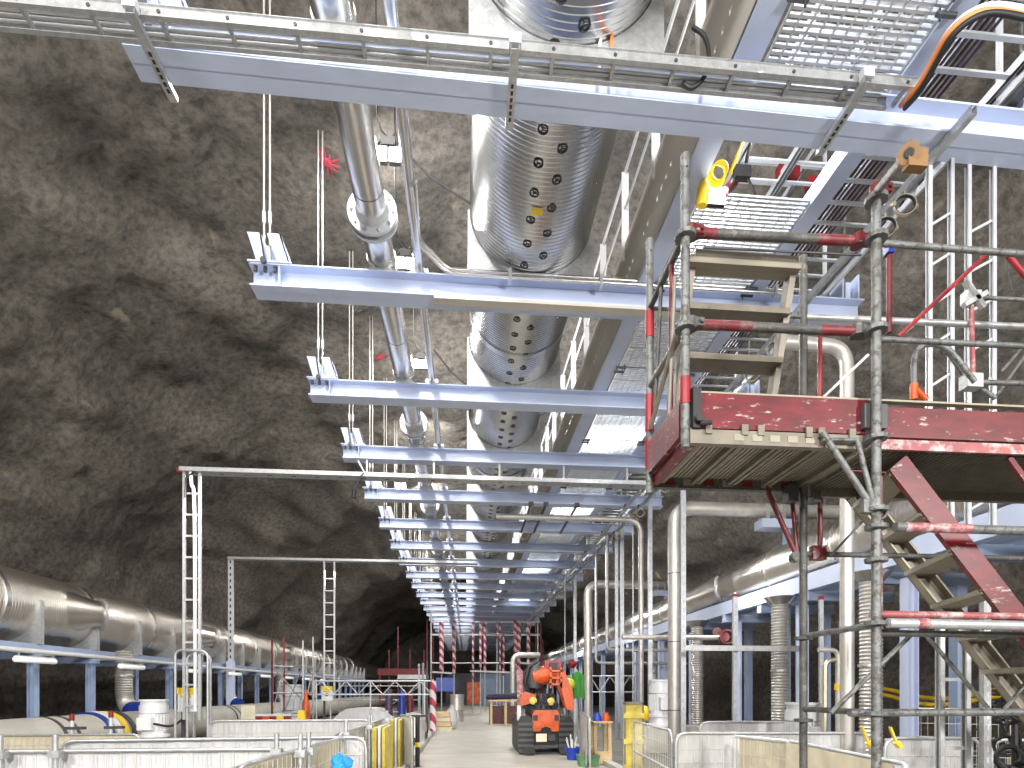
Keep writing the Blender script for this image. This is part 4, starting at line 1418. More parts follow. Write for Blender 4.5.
# corrugated drops from the left duct
def flex_drop(x, y, ztop, zbot, r, lab, bend, group, cap=True):
    t = thing('flexible_duct', lab, 'duct', (x, y, zbot), group)
    pts = [V((x, y, ztop)), V((x, y, zbot + 0.7))]
    c = V((x, y, zbot + 0.25))
    e = V((x, y, zbot + 0.1)) + V(bend)
    path = [pts[0]] + arc(pts[1], c, e, 10) if bend != (0, 0, 0) else [pts[0], V((x, y, zbot))]
    # corrugated sweep
    L = []
    tot = 0
    for a_, b_ in zip(path[:-1], path[1:]):
        n = max(1, int((b_ - a_).length / 0.035))
        for i in range(n):
            L.append(a_.lerp(b_, i / n))
    L.append(path[-1])
    m = len(L)
    mb = MB()
    A = None
    n = 14
    vs, fs = [], []
    for i in range(m):
        tg = (L[min(i + 1, m - 1)] - L[max(i - 1, 0)]).normalized()
        if A is None:
            A = V((1, 0, 0))
        A = (A - tg * A.dot(tg)).normalized()
        B = tg.cross(A)
        rr = r if i % 2 else r * 0.90
        for k in range(n):
            vs.append(L[i] + (A * math.cos(2 * PI * k / n) + B * math.sin(2 * PI * k / n)) * rr)
    for i in range(m - 1):
        for k in range(n):
            j = (k + 1) % n
            fs.append((i * n + k, i * n + j, (i + 1) * n + j, (i + 1) * n + k))
    mb.add(vs, fs)
    mb.build('hose', PIPEG, t, 30)
    MB().band(V((x, y, (ztop + zbot) / 2 + 0.2)), (0, 0, 1), r * 1.08, 0.05, 0.03, 18).build('hose_clip', GALV, t)
    if cap:
        d = V(bend) + V((0, 0, -0.15))
        MB().lathe(path[-1], d, [(-0.05, r), (-0.05, r * 1.2), (0.12, r * 1.2), (0.12, r * 0.9), (0.2, r * 0.85), (0.2, 0)], 16).build('valve_flange', BLUEV, t, 40)
    return t


for k, y in enumerate((17.0, 24.2, 30.5, 37.0)):
    flex_drop(LX + 0.98, y, zb + 0.05, 1.0, 0.23, 'corrugated hose dropping from the left wall duct, %s counted from the camera' % ORD[k], (0.45, -0.35, 0.0), 'corrugated drops of the left duct')

# pale pipe on the floor at the left
QX, QR = -9.1, 0.56
t = thing('floor_pipe', 'pale thick pipe lying along the floor below the left duct', 'pipe', (QX, 8, 0))
MB().lathe((QX, 7, QR), (0, 1, 0), [(0, QR), (11.2, QR), (11.9, QR * 0.8), (12.6, QR * 0.8), (13, QR), (70, QR)], 36).build('pipe_run', PALEPIPE, t, 50)
b0_ = MB().band((QX, 12.8, QR), (0, 1, 0), QR + 0.012, 0.10, 0.02, 36).build('black_band', DARK, t)
repeat(b0_, t, [(0, 0.4, 0), (0, 9.0, 0), (0, 9.4, 0), (0, 16, 0)])
for yy, m in ((14.3, BLUEV), (14.9, YEL), (15.2, DARK)):
    MB().band((QX, yy, QR), (0, 1, 0), QR + 0.05, 0.14, 0.1, 36).build('coupling_ring', m, t, 40)
MB().band((QX, 14.6, QR), (0, 1, 0), QR + 0.06, 0.12, 0.1, 36).build('coupling_ring', WHITE, t, 40)

# ================================================================== RIGHT SIDE DUCT
RX, RZ, RR = 8.15, CAMZ + 3.14, 0.54
t = thing('clad_duct', 'shiny clad duct on a pale blue beam along the right side', 'duct', (RX, 5, RZ - RR))
prof = []
y = 0.0
while y < 26:
    prof += [(y, RR), (y + 0.06, RR), (y + 0.066, RR + 0.004), (y + 0.074, RR + 0.004), (y + 0.08, RR)]
    y += 0.1
MB().lathe((RX, 4, RZ), (0, 1, 0), prof, 40).build('shell', DUCTL, t, 25)
MB().lathe((RX, 30, RZ), (0, 1, 0), [(0, RR), (56, RR)], 28).build('shell', DUCTL, t, 60)
j0 = MB().lathe((RX, 6.0, RZ), (0, 1, 0), [(0, RR), (0, RR + 0.02), (0.1, RR + 0.02), (0.1, RR)], 40, False, False).build('joint_band', STAIN, t, 40)
repeat(j0, t, [(0, 2.6 * k, 0) for k in range(1, 16)])
o_ = V((RX - 0.2, 15.7, RZ - 0.05))
d_ = V((-0.72, 0.68, -0.05))
s = MB().lathe(o_, d_, [(0, 0.44), (0.35, 0.32), (0.6, 0.28)], 20).build('branch_cone', DUCTL, t, 60)
MB().lathe(o_ + d_.normalized() * 0.6, d_, [(0, 0.28), (0, 0.34), (0.04, 0.34), (0.04, 0)], 20).build('lid', GALVW, s, 40)
MB().lathe(o_ + V((-0.25, -0.2, -0.3)), (0, 0, -1), [(0, 0.05), (0.15, 0.05), (0.22, 0.0)], 8).build('drain_spout', GALV, s)
t = thing('right_duct_frame', 'pale blue beams and columns carrying the right clad duct', 'frame', (7.8, 5, 0))
bz0, bz1 = CAMZ + 2.22, CAMZ + 2.59
MB().box(7.58, 7.6, 4, 80, bz0, bz1).box(7.6, 7.78, 4, 80, bz0, bz0 + 0.02).box(7.6, 7.78, 4, 80, bz1 - 0.02, bz1).build('beam', WHITE if False else BLUE, t)
MB().box(8.6, 8.8, 4, 80, bz0, bz1).build('beam', BLUED, t)
x0 = MB().box(7.62, 9.6, 5.9, 6.1, bz0 - 0.22, bz0).build('cross_beam', BLUED, t)
repeat(x0, t, [(0, 2.0 * k, 0) for k in range(1, 24)])
e0 = MB().box(7.6, 7.615, 5.9, 6.1, bz0 - 0.22, bz0).build('end_plate', BLUE, t)
repeat(e0, t, [(0, 2.0 * k, 0) for k in range(1, 24)])
c0 = MB().box(7.80, 7.82, 6.1, 6.3, 0, bz0 - 0.22).box(7.98, 8.0, 6.1, 6.3, 0, bz0 - 0.22).box(7.82, 7.98, 6.19, 6.21, 0, bz0 - 0.22).build('column', BLUE, t)
repeat(c0, t, [(0, 3.2 * k, 0) for k in range(1, 16)])
c0 = MB().box(9.3, 9.5, 5.9, 6.1, 0, bz0 - 0.22).build('column', BLUED, t)
repeat(c0, t, [(0, 4.0 * k, 0) for k in range(1, 12)])
for k, (u, d) in enumerate(((780, 13.2), (871, 10.4), (697, 17.8), (655, 24.0))):
    a = at(u, 700, d)
    flex_drop(a.x, a.y, bz0 - 0.06, 0.05, 0.2 if k else 0.2, ['corrugated hose hanging under the right duct beside the blue column', 'corrugated hose right behind the tall scaffold standard',
                                                      'corrugated hose behind the thick riser pipe', 'farthest corrugated hose under the right duct'][k], (0, 0, 0), 'corrugated drops of the right duct', False)
    mb = MB().lathe((a.x, a.y, bz0 - 0.06), (0, 0, 1), [(-0.16, 0.2), (0.02, 0.36)], 16)
    mb.build('hose_collar', STAIN, bpy.data.objects['flexible_duct' + ('.%03d' % (4 + k))], 40)

# ================================================================== RISERS AND DROP PIPES on the right
def pipe(label, pts, r, m=PIPEG, bend=None, name='riser_pipe', n=20, group=None):
    pts = [V(p) for p in pts]
    base = min(pts, key=lambda p: p.z)
    t = thing(name, label, 'pipe', base, group)
    path = elbow(pts, bend if bend else r * 3, 8) if len(pts) > 2 else pts
    MB().tube(path, r, n).build('pipe_run', m, t, 50)
    return t


# thick riser with elbow, carried on a blue bracket
d = 14.0
a = at(675, 508, d)
t = pipe('thick grey riser pipe with an elbow at the top, carried on a blue bracket', [(a.x, a.y, 0.05), (a.x, a.y, a.z), (a.x + 4.3, a.y, a.z)], 0.175, PIPEG, 0.45)
for k in range(3):
    zz = 1.2 + 1.7 * k
    MB().band((a.x, a.y, zz), (0, 0, 1), 0.18, 0.02, 0.01, 20).build('weld_seam', DARK, t)
bx = at(762, 525, d).x
t = thing('pipe_bracket', 'pale blue bracket block holding up the thick riser elbow', 'bracket', (bx, a.y, a.z - 0.4))
MB().box(bx, bx + 0.8, a.y - 0.2, a.y + 0.2, a.z - 0.48, a.z - 0.26).build('block', BLUE, t)
for k in range(2):
    MB().box(bx + 0.1 + 0.42 * k, bx + 0.2 + 0.42 * k, a.y - 0.2, a.y + 0.2, a.z - 0.26, a.z + 0.1).build('pipe_strap', GALV, t)
MB().box(bx + 0.7, bx + 0.8, a.y - 0.1, a.y + 0.1, 0.0, a.z - 0.3).build('post', BLUED, t)
# second riser further away
d = 23.6
a = at(588, 584, d)
pipe('second thick riser pipe with elbow further down the tunnel', [(a.x, a.y, 0.05), (a.x, a.y, a.z), (a.x + 4.0, a.y, a.z)], 0.175, PIPEG, 0.5)
bx = at(655, 590, d).x
t = thing('pipe_bracket', 'pale blue bracket under the second riser elbow', 'bracket', (bx, a.y, a.z - 0.4))
MB().box(bx, bx + 0.7, a.y - 0.2, a.y + 0.2, a.z - 0.48, a.z - 0.26).build('block', BLUE, t)
MB().box(bx + 0.5, bx + 0.6, a.y - 0.1, a.y + 0.1, 0.0, a.z - 0.3).build('post', BLUE, t)
for k in range(2):
    MB().box(bx + 0.1 + 0.3 * k, bx + 0.18 + 0.3 * k, a.y - 0.2, a.y + 0.2, a.z - 0.26, a.z + 0.1).build('pipe_strap', GALV, t)
# riser behind the tall scaffold standard
d = 7.6
a = at(847, 347, d)
pipe('grey riser pipe just left of the tall scaffold standard, bent at the top', [(a.x, a.y, 0.05), (a.x, a.y, a.z), (a.x - 0.9, a.y, a.z + 0.02)], 0.088, PIPEG, 0.3)
# riser 641 with elbow to the left
d = 17.0
a = at(641, 520, d)
pipe('slim pale riser pipe bending left under the sixth beam', [(a.x, a.y, 0.05), (a.x, a.y, a.z), (a.x - 4.4, a.y, a.z)], 0.08, PIPEG, 0.45)
# drop conduits with elbows
for u, v, d, r, lab, u2 in ((596, 663, 21.5, 0.055, 'galvanised drop pipe turning right low down, left of two', 690), (607, 650, 19.9, 0.065, 'galvanised drop pipe turning right low down, right of two', 690)):
    a = at(u, v, d)
    b = at(u2, v, d)
    pipe(lab, [(a.x, a.y, BZ0), (a.x, a.y, a.z), (b.x, a.y, a.z)], r, GALV, 0.22, 'drop_pipe', 14)
for u, d, r, m, lab in ((565, 27.0, 0.025, GALV, 'thin hanging rod, leftmost of the uprights right of the road'),
                        (633, 17.5, 0.02, GALV, 'thin hanging rod between the slim riser and the paired struts')):
    a = at(u, 690, d)
    single(MB().cyl((a.x, a.y, 0.02), (a.x, a.y, BZ0), r, 8), 'hanging_rod', m, lab, 'rod', (a.x, a.y, 0))
# perforated strut posts hanging from beam ends
def strut_post(u, d, w, lab, ztop=BZ0, zbot=0.02, cap=None):
    a = at(u, 690, d)
    t = thing('strut_post', lab, 'post', (a.x, a.y, zbot), 'perforated strut posts on the right')
    MB().channel((a.x, a.y, zbot), (a.x, a.y, ztop), w, w * 0.6, 0.006, (0, 1, 0)).build('channel', GALV, t)
    mb = MB()
    z = max(zbot, 0.1) + 0.1
    while z < ztop - 0.1:
        mb.box(a.x - w * 0.14, a.x + w * 0.14, a.y - w * 0.3 - 0.006, a.y - w * 0.3 - 0.003, z, z + 0.09)
        z += 0.2
    mb.build('slot', BLUED, t)['kind'] = 'stuff'
    if cap:
        MB().box(a.x - w * 0.6, a.x + w * 0.6, a.y - w * 0.4, a.y + w * 0.4, ztop, ztop + 0.06).build('end_cap', cap, t)
    return t


strut_post(683, 13.6, 0.12, 'perforated strut post in front of the thick riser pipe')
strut_post(650, 16.4, 0.12, 'perforated strut post under the end of the fifth beam')
strut_post(622, 19.2, 0.12, 'perforated strut post, right one of a close pair')
strut_post(616.5, 19.4, 0.10, 'perforated strut post, left one of a close pair')
strut_post(575, 27.5, 0.13, 'perforated strut post just behind the orange machine')
strut_post(735, 12.9, 0.11, 'free-standing perforated strut post with red cap below the right duct', CAMZ + 2.15, 0.02, REDB)
strut_post(821, 9.0, 0.06, 'short strut post with red cap beside the rear scaffold standard', CAMZ + 1.45, 0.02, REDB)
# horizontal strut
a, b = at(685, 648, 12.6), at(806, 648, 12.6)
t = thing('strut_rail', 'horizontal galvanised strut running right from the thick riser', 'strut', a)
MB().channel(a, V((b.x, a.y, a.z)), 0.12, 0.08, 0.005, (0, 1, 0)).build('channel', GALV, t)
# pipe with red valve wheel
a, b = at(622, 637, 14.6), at(724, 637, 14.6)
t = thing('valve_pipe', 'pale horizontal pipe ending in a red hand wheel valve', 'pipe', a)
MB().tube([a, V((b.x, a.y, a.z))], 0.065, 12).build('pipe_run', PIPEG, t, 60)
c = V((b.x + 0.06, a.y - 0.08, a.z))
MB().lathe(c, (0.3, 1, 0), [(-0.16, 0.05), (-0.16, 0.12), (0.1, 0.12), (0.16, 0.06)], 16).build('valve_body', REDB, t, 40)
w_ = MB().torus(c + V((0.0, -0.2, 0.0)), (0.3, 1, 0), 0.17, 0.03, 20).build('hand_wheel', REDB, t, 60)
MB().lathe(c + V((-0.13, 0.1, 0.16)), (0.3, 1, 0), [(0, 0.12), (0.05, 0.12)], 14).build('valve_flange', RED, t)
a = at(572, 664, 26)
t = thing('fire_bell', 'small red bell fixed on a strut post beyond the machine', 'bell', a)
MB().lathe(a, (0, -1, 0), [(0, 0.2), (0.1, 0.2), (0.2, 0.1), (0.2, 0)], 16).build('bell_dome', REDB, t, 50)
MB().box(a.x - 0.06, a.x + 0.2, a.y, a.y + 0.12, a.z - 0.06, a.z + 0.06).build('bell_bracket', REDB, t)

# ================================================================== CABLE TRAY PORTALS on the left
def tray(t, x0, x1, y, z, w=0.3, h=0.1, m=GALV):
    MB().box(x0, x1, y - w / 2, y + w / 2, z, z + 0.005).box(x0, x1, y - w / 2, y - w / 2 + 0.005, z, z + h).box(x0, x1, y + w / 2 - 0.005, y + w / 2, z, z + h).build('tray', m, t)
    mb = MB()
    x = x0 + 0.3
    while x < x1 - 0.2:
        mb.box(x, x + 0.10, y - 0.02, y + 0.02, z - 0.003, z - 0.0005)
        x += 0.55
    mb.build('slot', DARK, t)['kind'] = 'stuff'


def drop_ladder(t, xa, xb, y, z0, z1, sp=0.5, m=GALV):
    for x in (xa, xb):
        MB().box(x - 0.03, x + 0.03, y - 0.03, y + 0.03, z0, z1).build('side_rail', m, t)
    r0 = MB().box(xa, xb, y - 0.015, y + 0.015, z0 + 0.3, z0 + 0.345).build('rung', m, t)
    repeat(r0, t, [(0, 0, sp * k) for k in range(1, int((z1 - z0 - 0.3) / sp))])


y1 = ybeam(3) - 0.05
za = BZ0 - 0.45
a, b, c = atY(183, 470, y1), atY(200, 470, y1), atY(184, 470, y1)
t = thing('cable_portal', 'galvanised cable tray reaching left from the fourth beam with a drop ladder', 'cable tray', (a.x, y1, 0.9))
tray(t, a.x - 0.02, 4.6, y1, za)
MB().box(a.x - 0.09, a.x - 0.02, y1 - 0.1, y1 + 0.1, za - 0.02, za + 0.08).build('end_cap', REDB, t)
drop_ladder(t, a.x + 0.03, b.x, y1, 1.0, za)
MB().tube(flow([V((a.x + 0.2, y1 - 0.06, za)), V((a.x + 0.22, y1 - 0.06, za - 0.3)), V((b.x - 0.1, y1 - 0.06, za - 0.9)), V((b.x - 0.08, y1 - 0.06, 1.2))]), 0.04, 8).build('cable', WHITEP, t, 60)
MB().tube([V((a.x + 0.3, y1 - 0.1, za)), V((a.x + 0.1, y1 - 0.08, za - 0.15)), V((a.x + 0.09, y1 - 0.08, za - 0.6))], 0.02, 6).build('cable', BLACK, t, 60)
h0 = MB().box(-2.4, -2.36, y1 - 0.02, y1 + 0.02, za + 0.005, BZ0).build('hanger', GALV, t)
repeat(h0, t, [(1.6 * k, 0, 0) for k in range(1, 5)])
# hose clip and loose cable end at its right
p = atY(363, 476, y1)
p.z = za + 0.1
MB().bar(p + V((-0.08, -0.17, 0.25)), p + V((0.12, -0.17, -0.12)), 0.05, 0.03).build('tie_strap', GALVW, t)
MB().tube([p + V((0.05, -0.13, -0.02)), p + V((-0.08, -0.13, -0.2)), p + V((-0.18, -0.13, -0.45))], 0.03, 8).build('cable', BLACK, t, 60)
MB().cyl(p + V((-0.18, -0.13, -0.42)), p + V((-0.2, -0.13, -0.62)), 0.05, 8).build('cable_plug', BLACK, t, 60)
# bent frame standing at its foot
f0 = V((a.x - 0.05, y1 - 0.25, 0))
t = thing('stand_frame', 'grey bent tube frame standing at the foot of the first drop ladder', 'frame', f0)
pts = elbow([V((f0.x, f0.y, 0.2)), V((f0.x, f0.y, CAMZ + 0.93)), V((f0.x + 0.72, f0.y, CAMZ + 0.9)), V((f0.x + 0.72, f0.y, 0.2))], 0.18)
MB().tube(pts, 0.03, 8).build('tube_hoop', GALV, t, 60)
pts = elbow([V((f0.x + 0.12, f0.y + 0.3, 0.2)), V((f0.x + 0.12, f0.y + 0.3, CAMZ + 0.85)), V((f0.x + 0.65, f0.y + 0.3, CAMZ + 0.85)), V((f0.x + 0.65, f0.y + 0.3, 0.2))], 0.18)
MB().tube(pts, 0.03, 8).build('tube_hoop', GALV, t, 60)

y2 = 23.9
za2 = BZ0 - 0.2
a = atY(229, 561, y2)
t = thing('cable_portal', 'further cable tray portal with a tall perforated post and drop ladder', 'cable tray', (a.x, y2, 0))
tray(t, a.x, 0.5, y2, za2, 0.34)
MB().channel((a.x + 0.08, y2, CAMZ + 1.2), (a.x + 0.08, y2, za2), 0.2, 0.1, 0.008, (0, 1, 0)).build('post', GALVW, t)
MB().box(a.x - 0.06, a.x + 0.2, y2 - 0.12, y2 + 0.12, 0.0, CAMZ + 1.2).build('blue_column', BLUE, t)
mb = MB()
for k in range(16):
    mb.box(a.x + 0.05, a.x + 0.11, y2 - 0.062, y2 - 0.056, CAMZ + 1.3 + 0.26 * k, CAMZ + 1.42 + 0.26 * k)
mb.build('slot', DARK, t)['kind'] = 'stuff'
b, c = atY(325, 561, y2), atY(335, 561, y2)
drop_ladder(t, b.x, c.x, y2 - 0.1, 1.5, za2 + 0.02)

# ================================================================== MOTORS, SWITCH BOXES
def motor(p, s, lab, m=WHITEP):
    p = V(p)
    t = thing('pump_motor', lab, 'motor', p, 'upright pump motors')
    MB().lathe(p, (0, 0, 1), [(0, 0.36 * s), (0.05 * s, 0.36 * s), (0.05 * s, 0.3 * s), (0.22 * s, 0.27 * s), (0.22 * s, 0.34 * s), (0.28 * s, 0.34 * s), (0.28 * s, 0.27 * s), (0.36 * s, 0.27 * s)], 24).build('pedestal', m, t, 40)
    MB().lathe(p + V((0, 0, 0.36 * s)), (0, 0, 1), [(0, 0.27 * s), (0.42 * s, 0.27 * s)], 24).build('stator', m, t, 40)
    mb = MB()
    for k in range(24):
        a = 2 * PI * k / 24
        mb.bar(p + V((0.285 * s * math.cos(a), 0.285 * s * math.sin(a), 0.38 * s)), p + V((0.285 * s * math.cos(a), 0.285 * s * math.sin(a), 0.76 * s)), 0.01 * s, 0.05 * s, (math.cos(a), math.sin(a), 0))
    mb.build('cooling_fin', m, t)['kind'] = 'stuff'
    MB().lathe(p + V((0, 0, 0.78 * s)), (0, 0, 1), [(0, 0.29 * s), (0.02 * s, 0.31 * s), (0.2 * s, 0.31 * s), (0.2 * s, 0.285 * s), (0.3 * s, 0.285 * s), (0.3 * s, 0.32 * s), (0.34 * s, 0.32 * s), (0.34 * s, 0.0)], 24).build('fan_cover', m, t, 40)
    MB().box(p.x - 0.17 * s, p.x + 0.15 * s, p.y - 0.42 * s, p.y - 0.25 * s, p.z + 0.4 * s, p.z + 0.7 * s).build('terminal_box', m, t)
    return t


pm = at(154, 745, 13.6)
pm.z = 0.35
m1 = motor(pm, 1.0, 'white upright pump motor near the foot of the first drop ladder')
single(MB().box(pm.x - 0.6, pm.x + 1.6, pm.y - 0.5, pm.y + 0.7, 0.0, 0.349), 'motor_plinth', KERBM, 'low pale plinth under the nearest white pump motor', 'plinth', (pm.x, pm.y, 0), smooth=None)
MB().tube(flow([pm + V((0.18, -0.35, 0.55)), pm + V((0.6, -0.4, 0.5)), pm + V((0.85, -0.35, 0.7)), pm + V((0.8, -0.3, 1.0)), pm + V((0.6, -0.25, 1.25))]), 0.028, 8).build('cable', BLACK, m1, 60)


def switch_box(p, lab, s=1.0):
    p = V(p)
    t = thing('switch_box', lab, 'switch box', (p.x, p.y, 0.3), 'yellow topped switch boxes')
    MB().box(p.x - 0.2 * s, p.x + 0.2 * s, p.y - 0.12, p.y + 0.12, p.z - 0.42 * s, p.z).build('cabinet', WHITEP, t)
    MB().box(p.x - 0.21 * s, p.x + 0.21 * s, p.y - 0.14, p.y + 0.14, p.z, p.z + 0.15 * s).build('yellow_top', YEL, t)
    MB().lathe(p + V((0.0, -0.12, -0.18 * s)), (0, -1, 0), [(0, 0.06 * s), (0.04, 0.06 * s)], 12).build('switch_knob', BLACK, t)
    MB().box(p.x - 0.14 * s, p.x + 0.1 * s, p.y - 0.125, p.y - 0.12, p.z - 0.1 * s, p.z - 0.02).build('yellow_sticker', YEL, t)
    MB().box(p.x - 0.16 * s, p.x - 0.08 * s, p.y - 0.04, p.y + 0.04, 0.3, p.z - 0.42 * s).build('stand_post', DARK, t)
    MB().box(p.x + 0.1 * s, p.x + 0.14 * s, p.y - 0.04, p.y + 0.04, 0.0, p.z - 0.42 * s).build('stand_post', GALV, t)
    return t


p = at(189, 694, 13.45)
switch_box(p, 'grey switch box with yellow top at the foot of the first drop ladder', 1.0)
p = at(327.5, 690, 23.0)
switch_box(p, 'grey switch box with yellow top at the foot of the second drop ladder', 1.05)
p = at(292, 722, 22)
p.z = 0.4
motor(p, 1.35, 'second pale pump motor further back beside the red and yellow barrier lamps', mat('grey_paint', (0.5, 0.52, 0.55), 0.4))
single(MB().box(p.x - 0.7, p.x + 0.7, p.y - 0.7, p.y + 0.7, 0, 0.399), 'motor_plinth', KERBM, 'low plinth under the second pump motor', 'plinth', (p.x, p.y, 0), smooth=None)
# motor at the right
p = at(803, 745, 8.8)
p.z = 0.55
motor(p, 0.85, 'grey upright pump motor behind the rear scaffold standard', mat('light_grey_paint', (0.45, 0.46, 0.46), 0.45))
single(MB().box(p.x - 0.5, p.x + 0.5, p.y - 0.45, p.y + 0.45, 0, 0.549), 'motor_plinth', KERBM, 'concrete plinth under the grey pump motor at the right', 'plinth', (p.x, p.y, 0), smooth=None)
p = at(662, 722, 15.6)
p.z = 0.7
motor(p, 1.15, 'white pump motor half hidden behind the thick riser pipe')
single(MB().box(p.x - 0.55, p.x + 1.4, p.y - 0.5, p.y + 0.5, 0, 0.699), 'motor_plinth', KERBM, 'pale plinth beside the thick riser pipe', 'plinth', (p.x, p.y, 0), smooth=None)

# ================================================================== SITE BARRIERS
def barrier(p0, p1, lab, h=1.12, cover='tarp', posts=(), zbase=0.05, name='site_barrier', frame=GALV, rounded=True, mid=False):
    p0, p1 = V((p0[0], p0[1], 0)), V((p1[0], p1[1], 0))
    d = (p1 - p0)
    L = d.length
    d.normalize()
    n = V((-d.y, d.x, 0))
    if n.y > 0:
        n = -n
    t = thing(name, lab, 'barrier', (p0.x, p0.y, 0), 'site barriers around the basins')
    up = V((0, 0, 1))
    path = elbow([p0 + up * zbase, p0 + up * h, p1 + up * h, p1 + up * zbase], 0.16 if rounded else 0.02, 5)
    MB().tube(path, 0.02, 8).build('tube_frame', frame, t, 60)
    MB().tube([p0 + up * (zbase + 0.12), p1 + up * (zbase + 0.12)], 0.016, 8).build('bottom_rail', frame, t, 60)
    for q in (p0 + d * (L * 0.04), p1 - d * (L * 0.04)):
        MB().bar(q + n * 0.3 + up * 0.02, q - n * 0.3 + up * 0.02, 0.06, 0.03).build('foot', frame, t)
        MB().cyl(q, q + up * 0.25, 0.022, 8).build('foot_socket', frame, t, 60)
    # wire mesh
    mb = MB()
    k = 0
    sp = 0.10 if L < 3 else 0.13
    while k * sp < L - 0.06:
        q = p0 + d * (0.04 + k * sp)
        mb.bar(q + up * (zbase + 0.12), q + up * (h - 0.03), 0.006, 0.006, (0, 1, 0.01))
        k += 1
    for j in range(1, 5):
        z = zbase + 0.12 + (h - zbase - 0.15) * j / 5
        mb.bar(p0 + up * z, p1 + up * z, 0.006, 0.006)
    mb.build('wire_mesh', WIRE, t)['kind'] = 'stuff'
    if mid:
        MB().tube([p0 + up * (h * 0.5), p1 + up * (h * 0.5)], 0.018, 8).build('mid_rail', frame, t, 60)
    if cover:
        m = {'tarp': TARP, 'board': BOARD}[cover]
        # slightly wavy sheet hung behind the mesh
        nn = max(4, int(L / 0.12))
        vs, fs = [], []
        for i in range(nn + 1):
            for j in range(5):
                z = zbase + 0.05 + (h - zbase - 0.06) * j / 4
                wv = 0.012 * math.sin(i * 1.7) + 0.008 * math.sin(i * 0.6 + j)
                vs.append(p0 + d * (0.03 + (L - 0.06) * i / nn) + up * z - n * (0.05 + wv))
        for i in range(nn):
            for j in range(4):
                fs.append((i * 5 + j, (i + 1) * 5 + j, (i + 1) * 5 + j + 1, i * 5 + j + 1))
        N0 = len(vs)
        vs += [v - n * 0.006 for v in vs]
        fs += [tuple(N0 + q for q in reversed(f)) for f in fs]
        ob = MB().add(vs, fs).build('cover_sheet', m, t, 60)
    for f in posts:
        q = p0 + d * (L * f) + n * 0.05
        MB().cyl(q, q + up * (h + 0.16), 0.024, 8).build('clamp_post', GALV, t, 60)
        MB().box(q.x - 0.05, q.x + 0.05, q.y - 0.04, q.y + 0.04, h - 0.06, h + 0.01).build('clamp', GALV, t)
    return t


H = 1.12
def g(u, v, h=H):
    p = atZ(u, v, h)
    return (p.x, p.y)


# left foreground
a = g(-60, 752)
b = g(285, 749)
barrier(a, b, 'front left barrier of white sheet and wire with three clamp posts', H, 'tarp', (0.18, 0.335, 0.98))
barrier(g(60, 741), g(366, 737), 'second left barrier behind the front one, long white sheet', H, 'tarp')
barrier(g(209, 721), g(372, 720), 'third left barrier, grey sheet panel between motor and road', H, 'tarp', (), 0.05)
barrier(g(-20, 723), g(140, 722), 'low left barrier in front of the pale floor pipe', 0.9, 'board')
barrier(g(236, 767), g(345, 737), 'tan board barrier running along the road edge nearest the camera', H, 'board', (0.42, 0.5))
# yellow-white panels edge-on along the road
xk = -1.62
for k, (ya, yb_, c) in enumerate(((7.3, 9.2, 'tarp'), (9.3, 11.2, 'board'))):
    barrier((xk, ya), (xk + 0.05, yb_), ['white sheeted barrier along the road kerb, beyond the tan one', 'board backed barrier along the road kerb, beyond the white one'][k], H + 0.02, c, (0.1, 0.9))
def panel_stack(x, y, lab, k):
    t = thing('panel_stack', lab, 'panel', (x, y, 0), 'yellow edge-on panels by the kerb')
    MB().box(x, x + 0.07, y, y + 0.9, 0.03, 1.1).build('board', YELB, t)
    MB().box(x + 0.09, x + 0.13, y, y + 0.9, 0.03, 1.12).build('board', WHITE, t)
    MB().box(x + 0.15, x + 0.2, y, y + 0.9, 0.03, 1.1).build('board', YELB, t)


p = g(372, 727)
panel_stack(p[0], p[1], 'upright yellow edged panels leaning by the kerb, left bundle', 0)
p = g(390, 719)
panel_stack(p[0], p[1], 'upright yellow edged panels by the kerb, right bundle', 1)
barrier(g(400, 717), g(412, 719), 'short round cornered barrier end beside the black bollard', H + 0.05, 'tarp')
# black bollard
p = at(417.5, 768, 12.3)
t = thing('bollard', 'black post with arm and yellow band at the road kerb', 'post', (p.x, p.y, 0))
MB().cyl((p.x, p.y, 0), (p.x, p.y, 1.13), 0.05, 14).build('post', BLACK, t, 60)
MB().band((p.x, p.y, 0.5), (0, 0, 1), 0.053, 0.1, 0.01).build('yellow_band', YEL, t)
MB().bar((p.x - 0.25, p.y, 1.13), (p.x + 0.22, p.y, 1.13), 0.05, 0.05).build('arm', BLACK, t)
MB().cyl((p.x, p.y, 0), (p.x, p.y, 0.02), 0.14, 14).build('base_plate', DARK, t)
MB().tube(elbow([(p.x + 0.2, p.y, 1.13), (p.x + 0.22, p.y, 1.0), (p.x + 0.22, p.y, 0.75)], 0.1), 0.015, 6).build('chain', BLACK, t)
p = atZ(342, 764, 0.95)
mb = MB()
for i in range(9):
    q = p + V((random.uniform(-.06, .06), random.uniform(-.04, .04), random.uniform(-.12, .05)))
    mb.lathe(q, (random.uniform(-1, 1), random.uniform(-1, 1), 1), [(-0.08, 0.01), (-0.03, 0.06), (0.04, 0.045), (0.08, 0.005)], 6)
single(mb, 'blue_rag', mat('blue_cloth', (0.02, 0.25, 0.75), 0.7), 'crumpled bright blue cloth tied to the tan barrier', 'cloth', p)

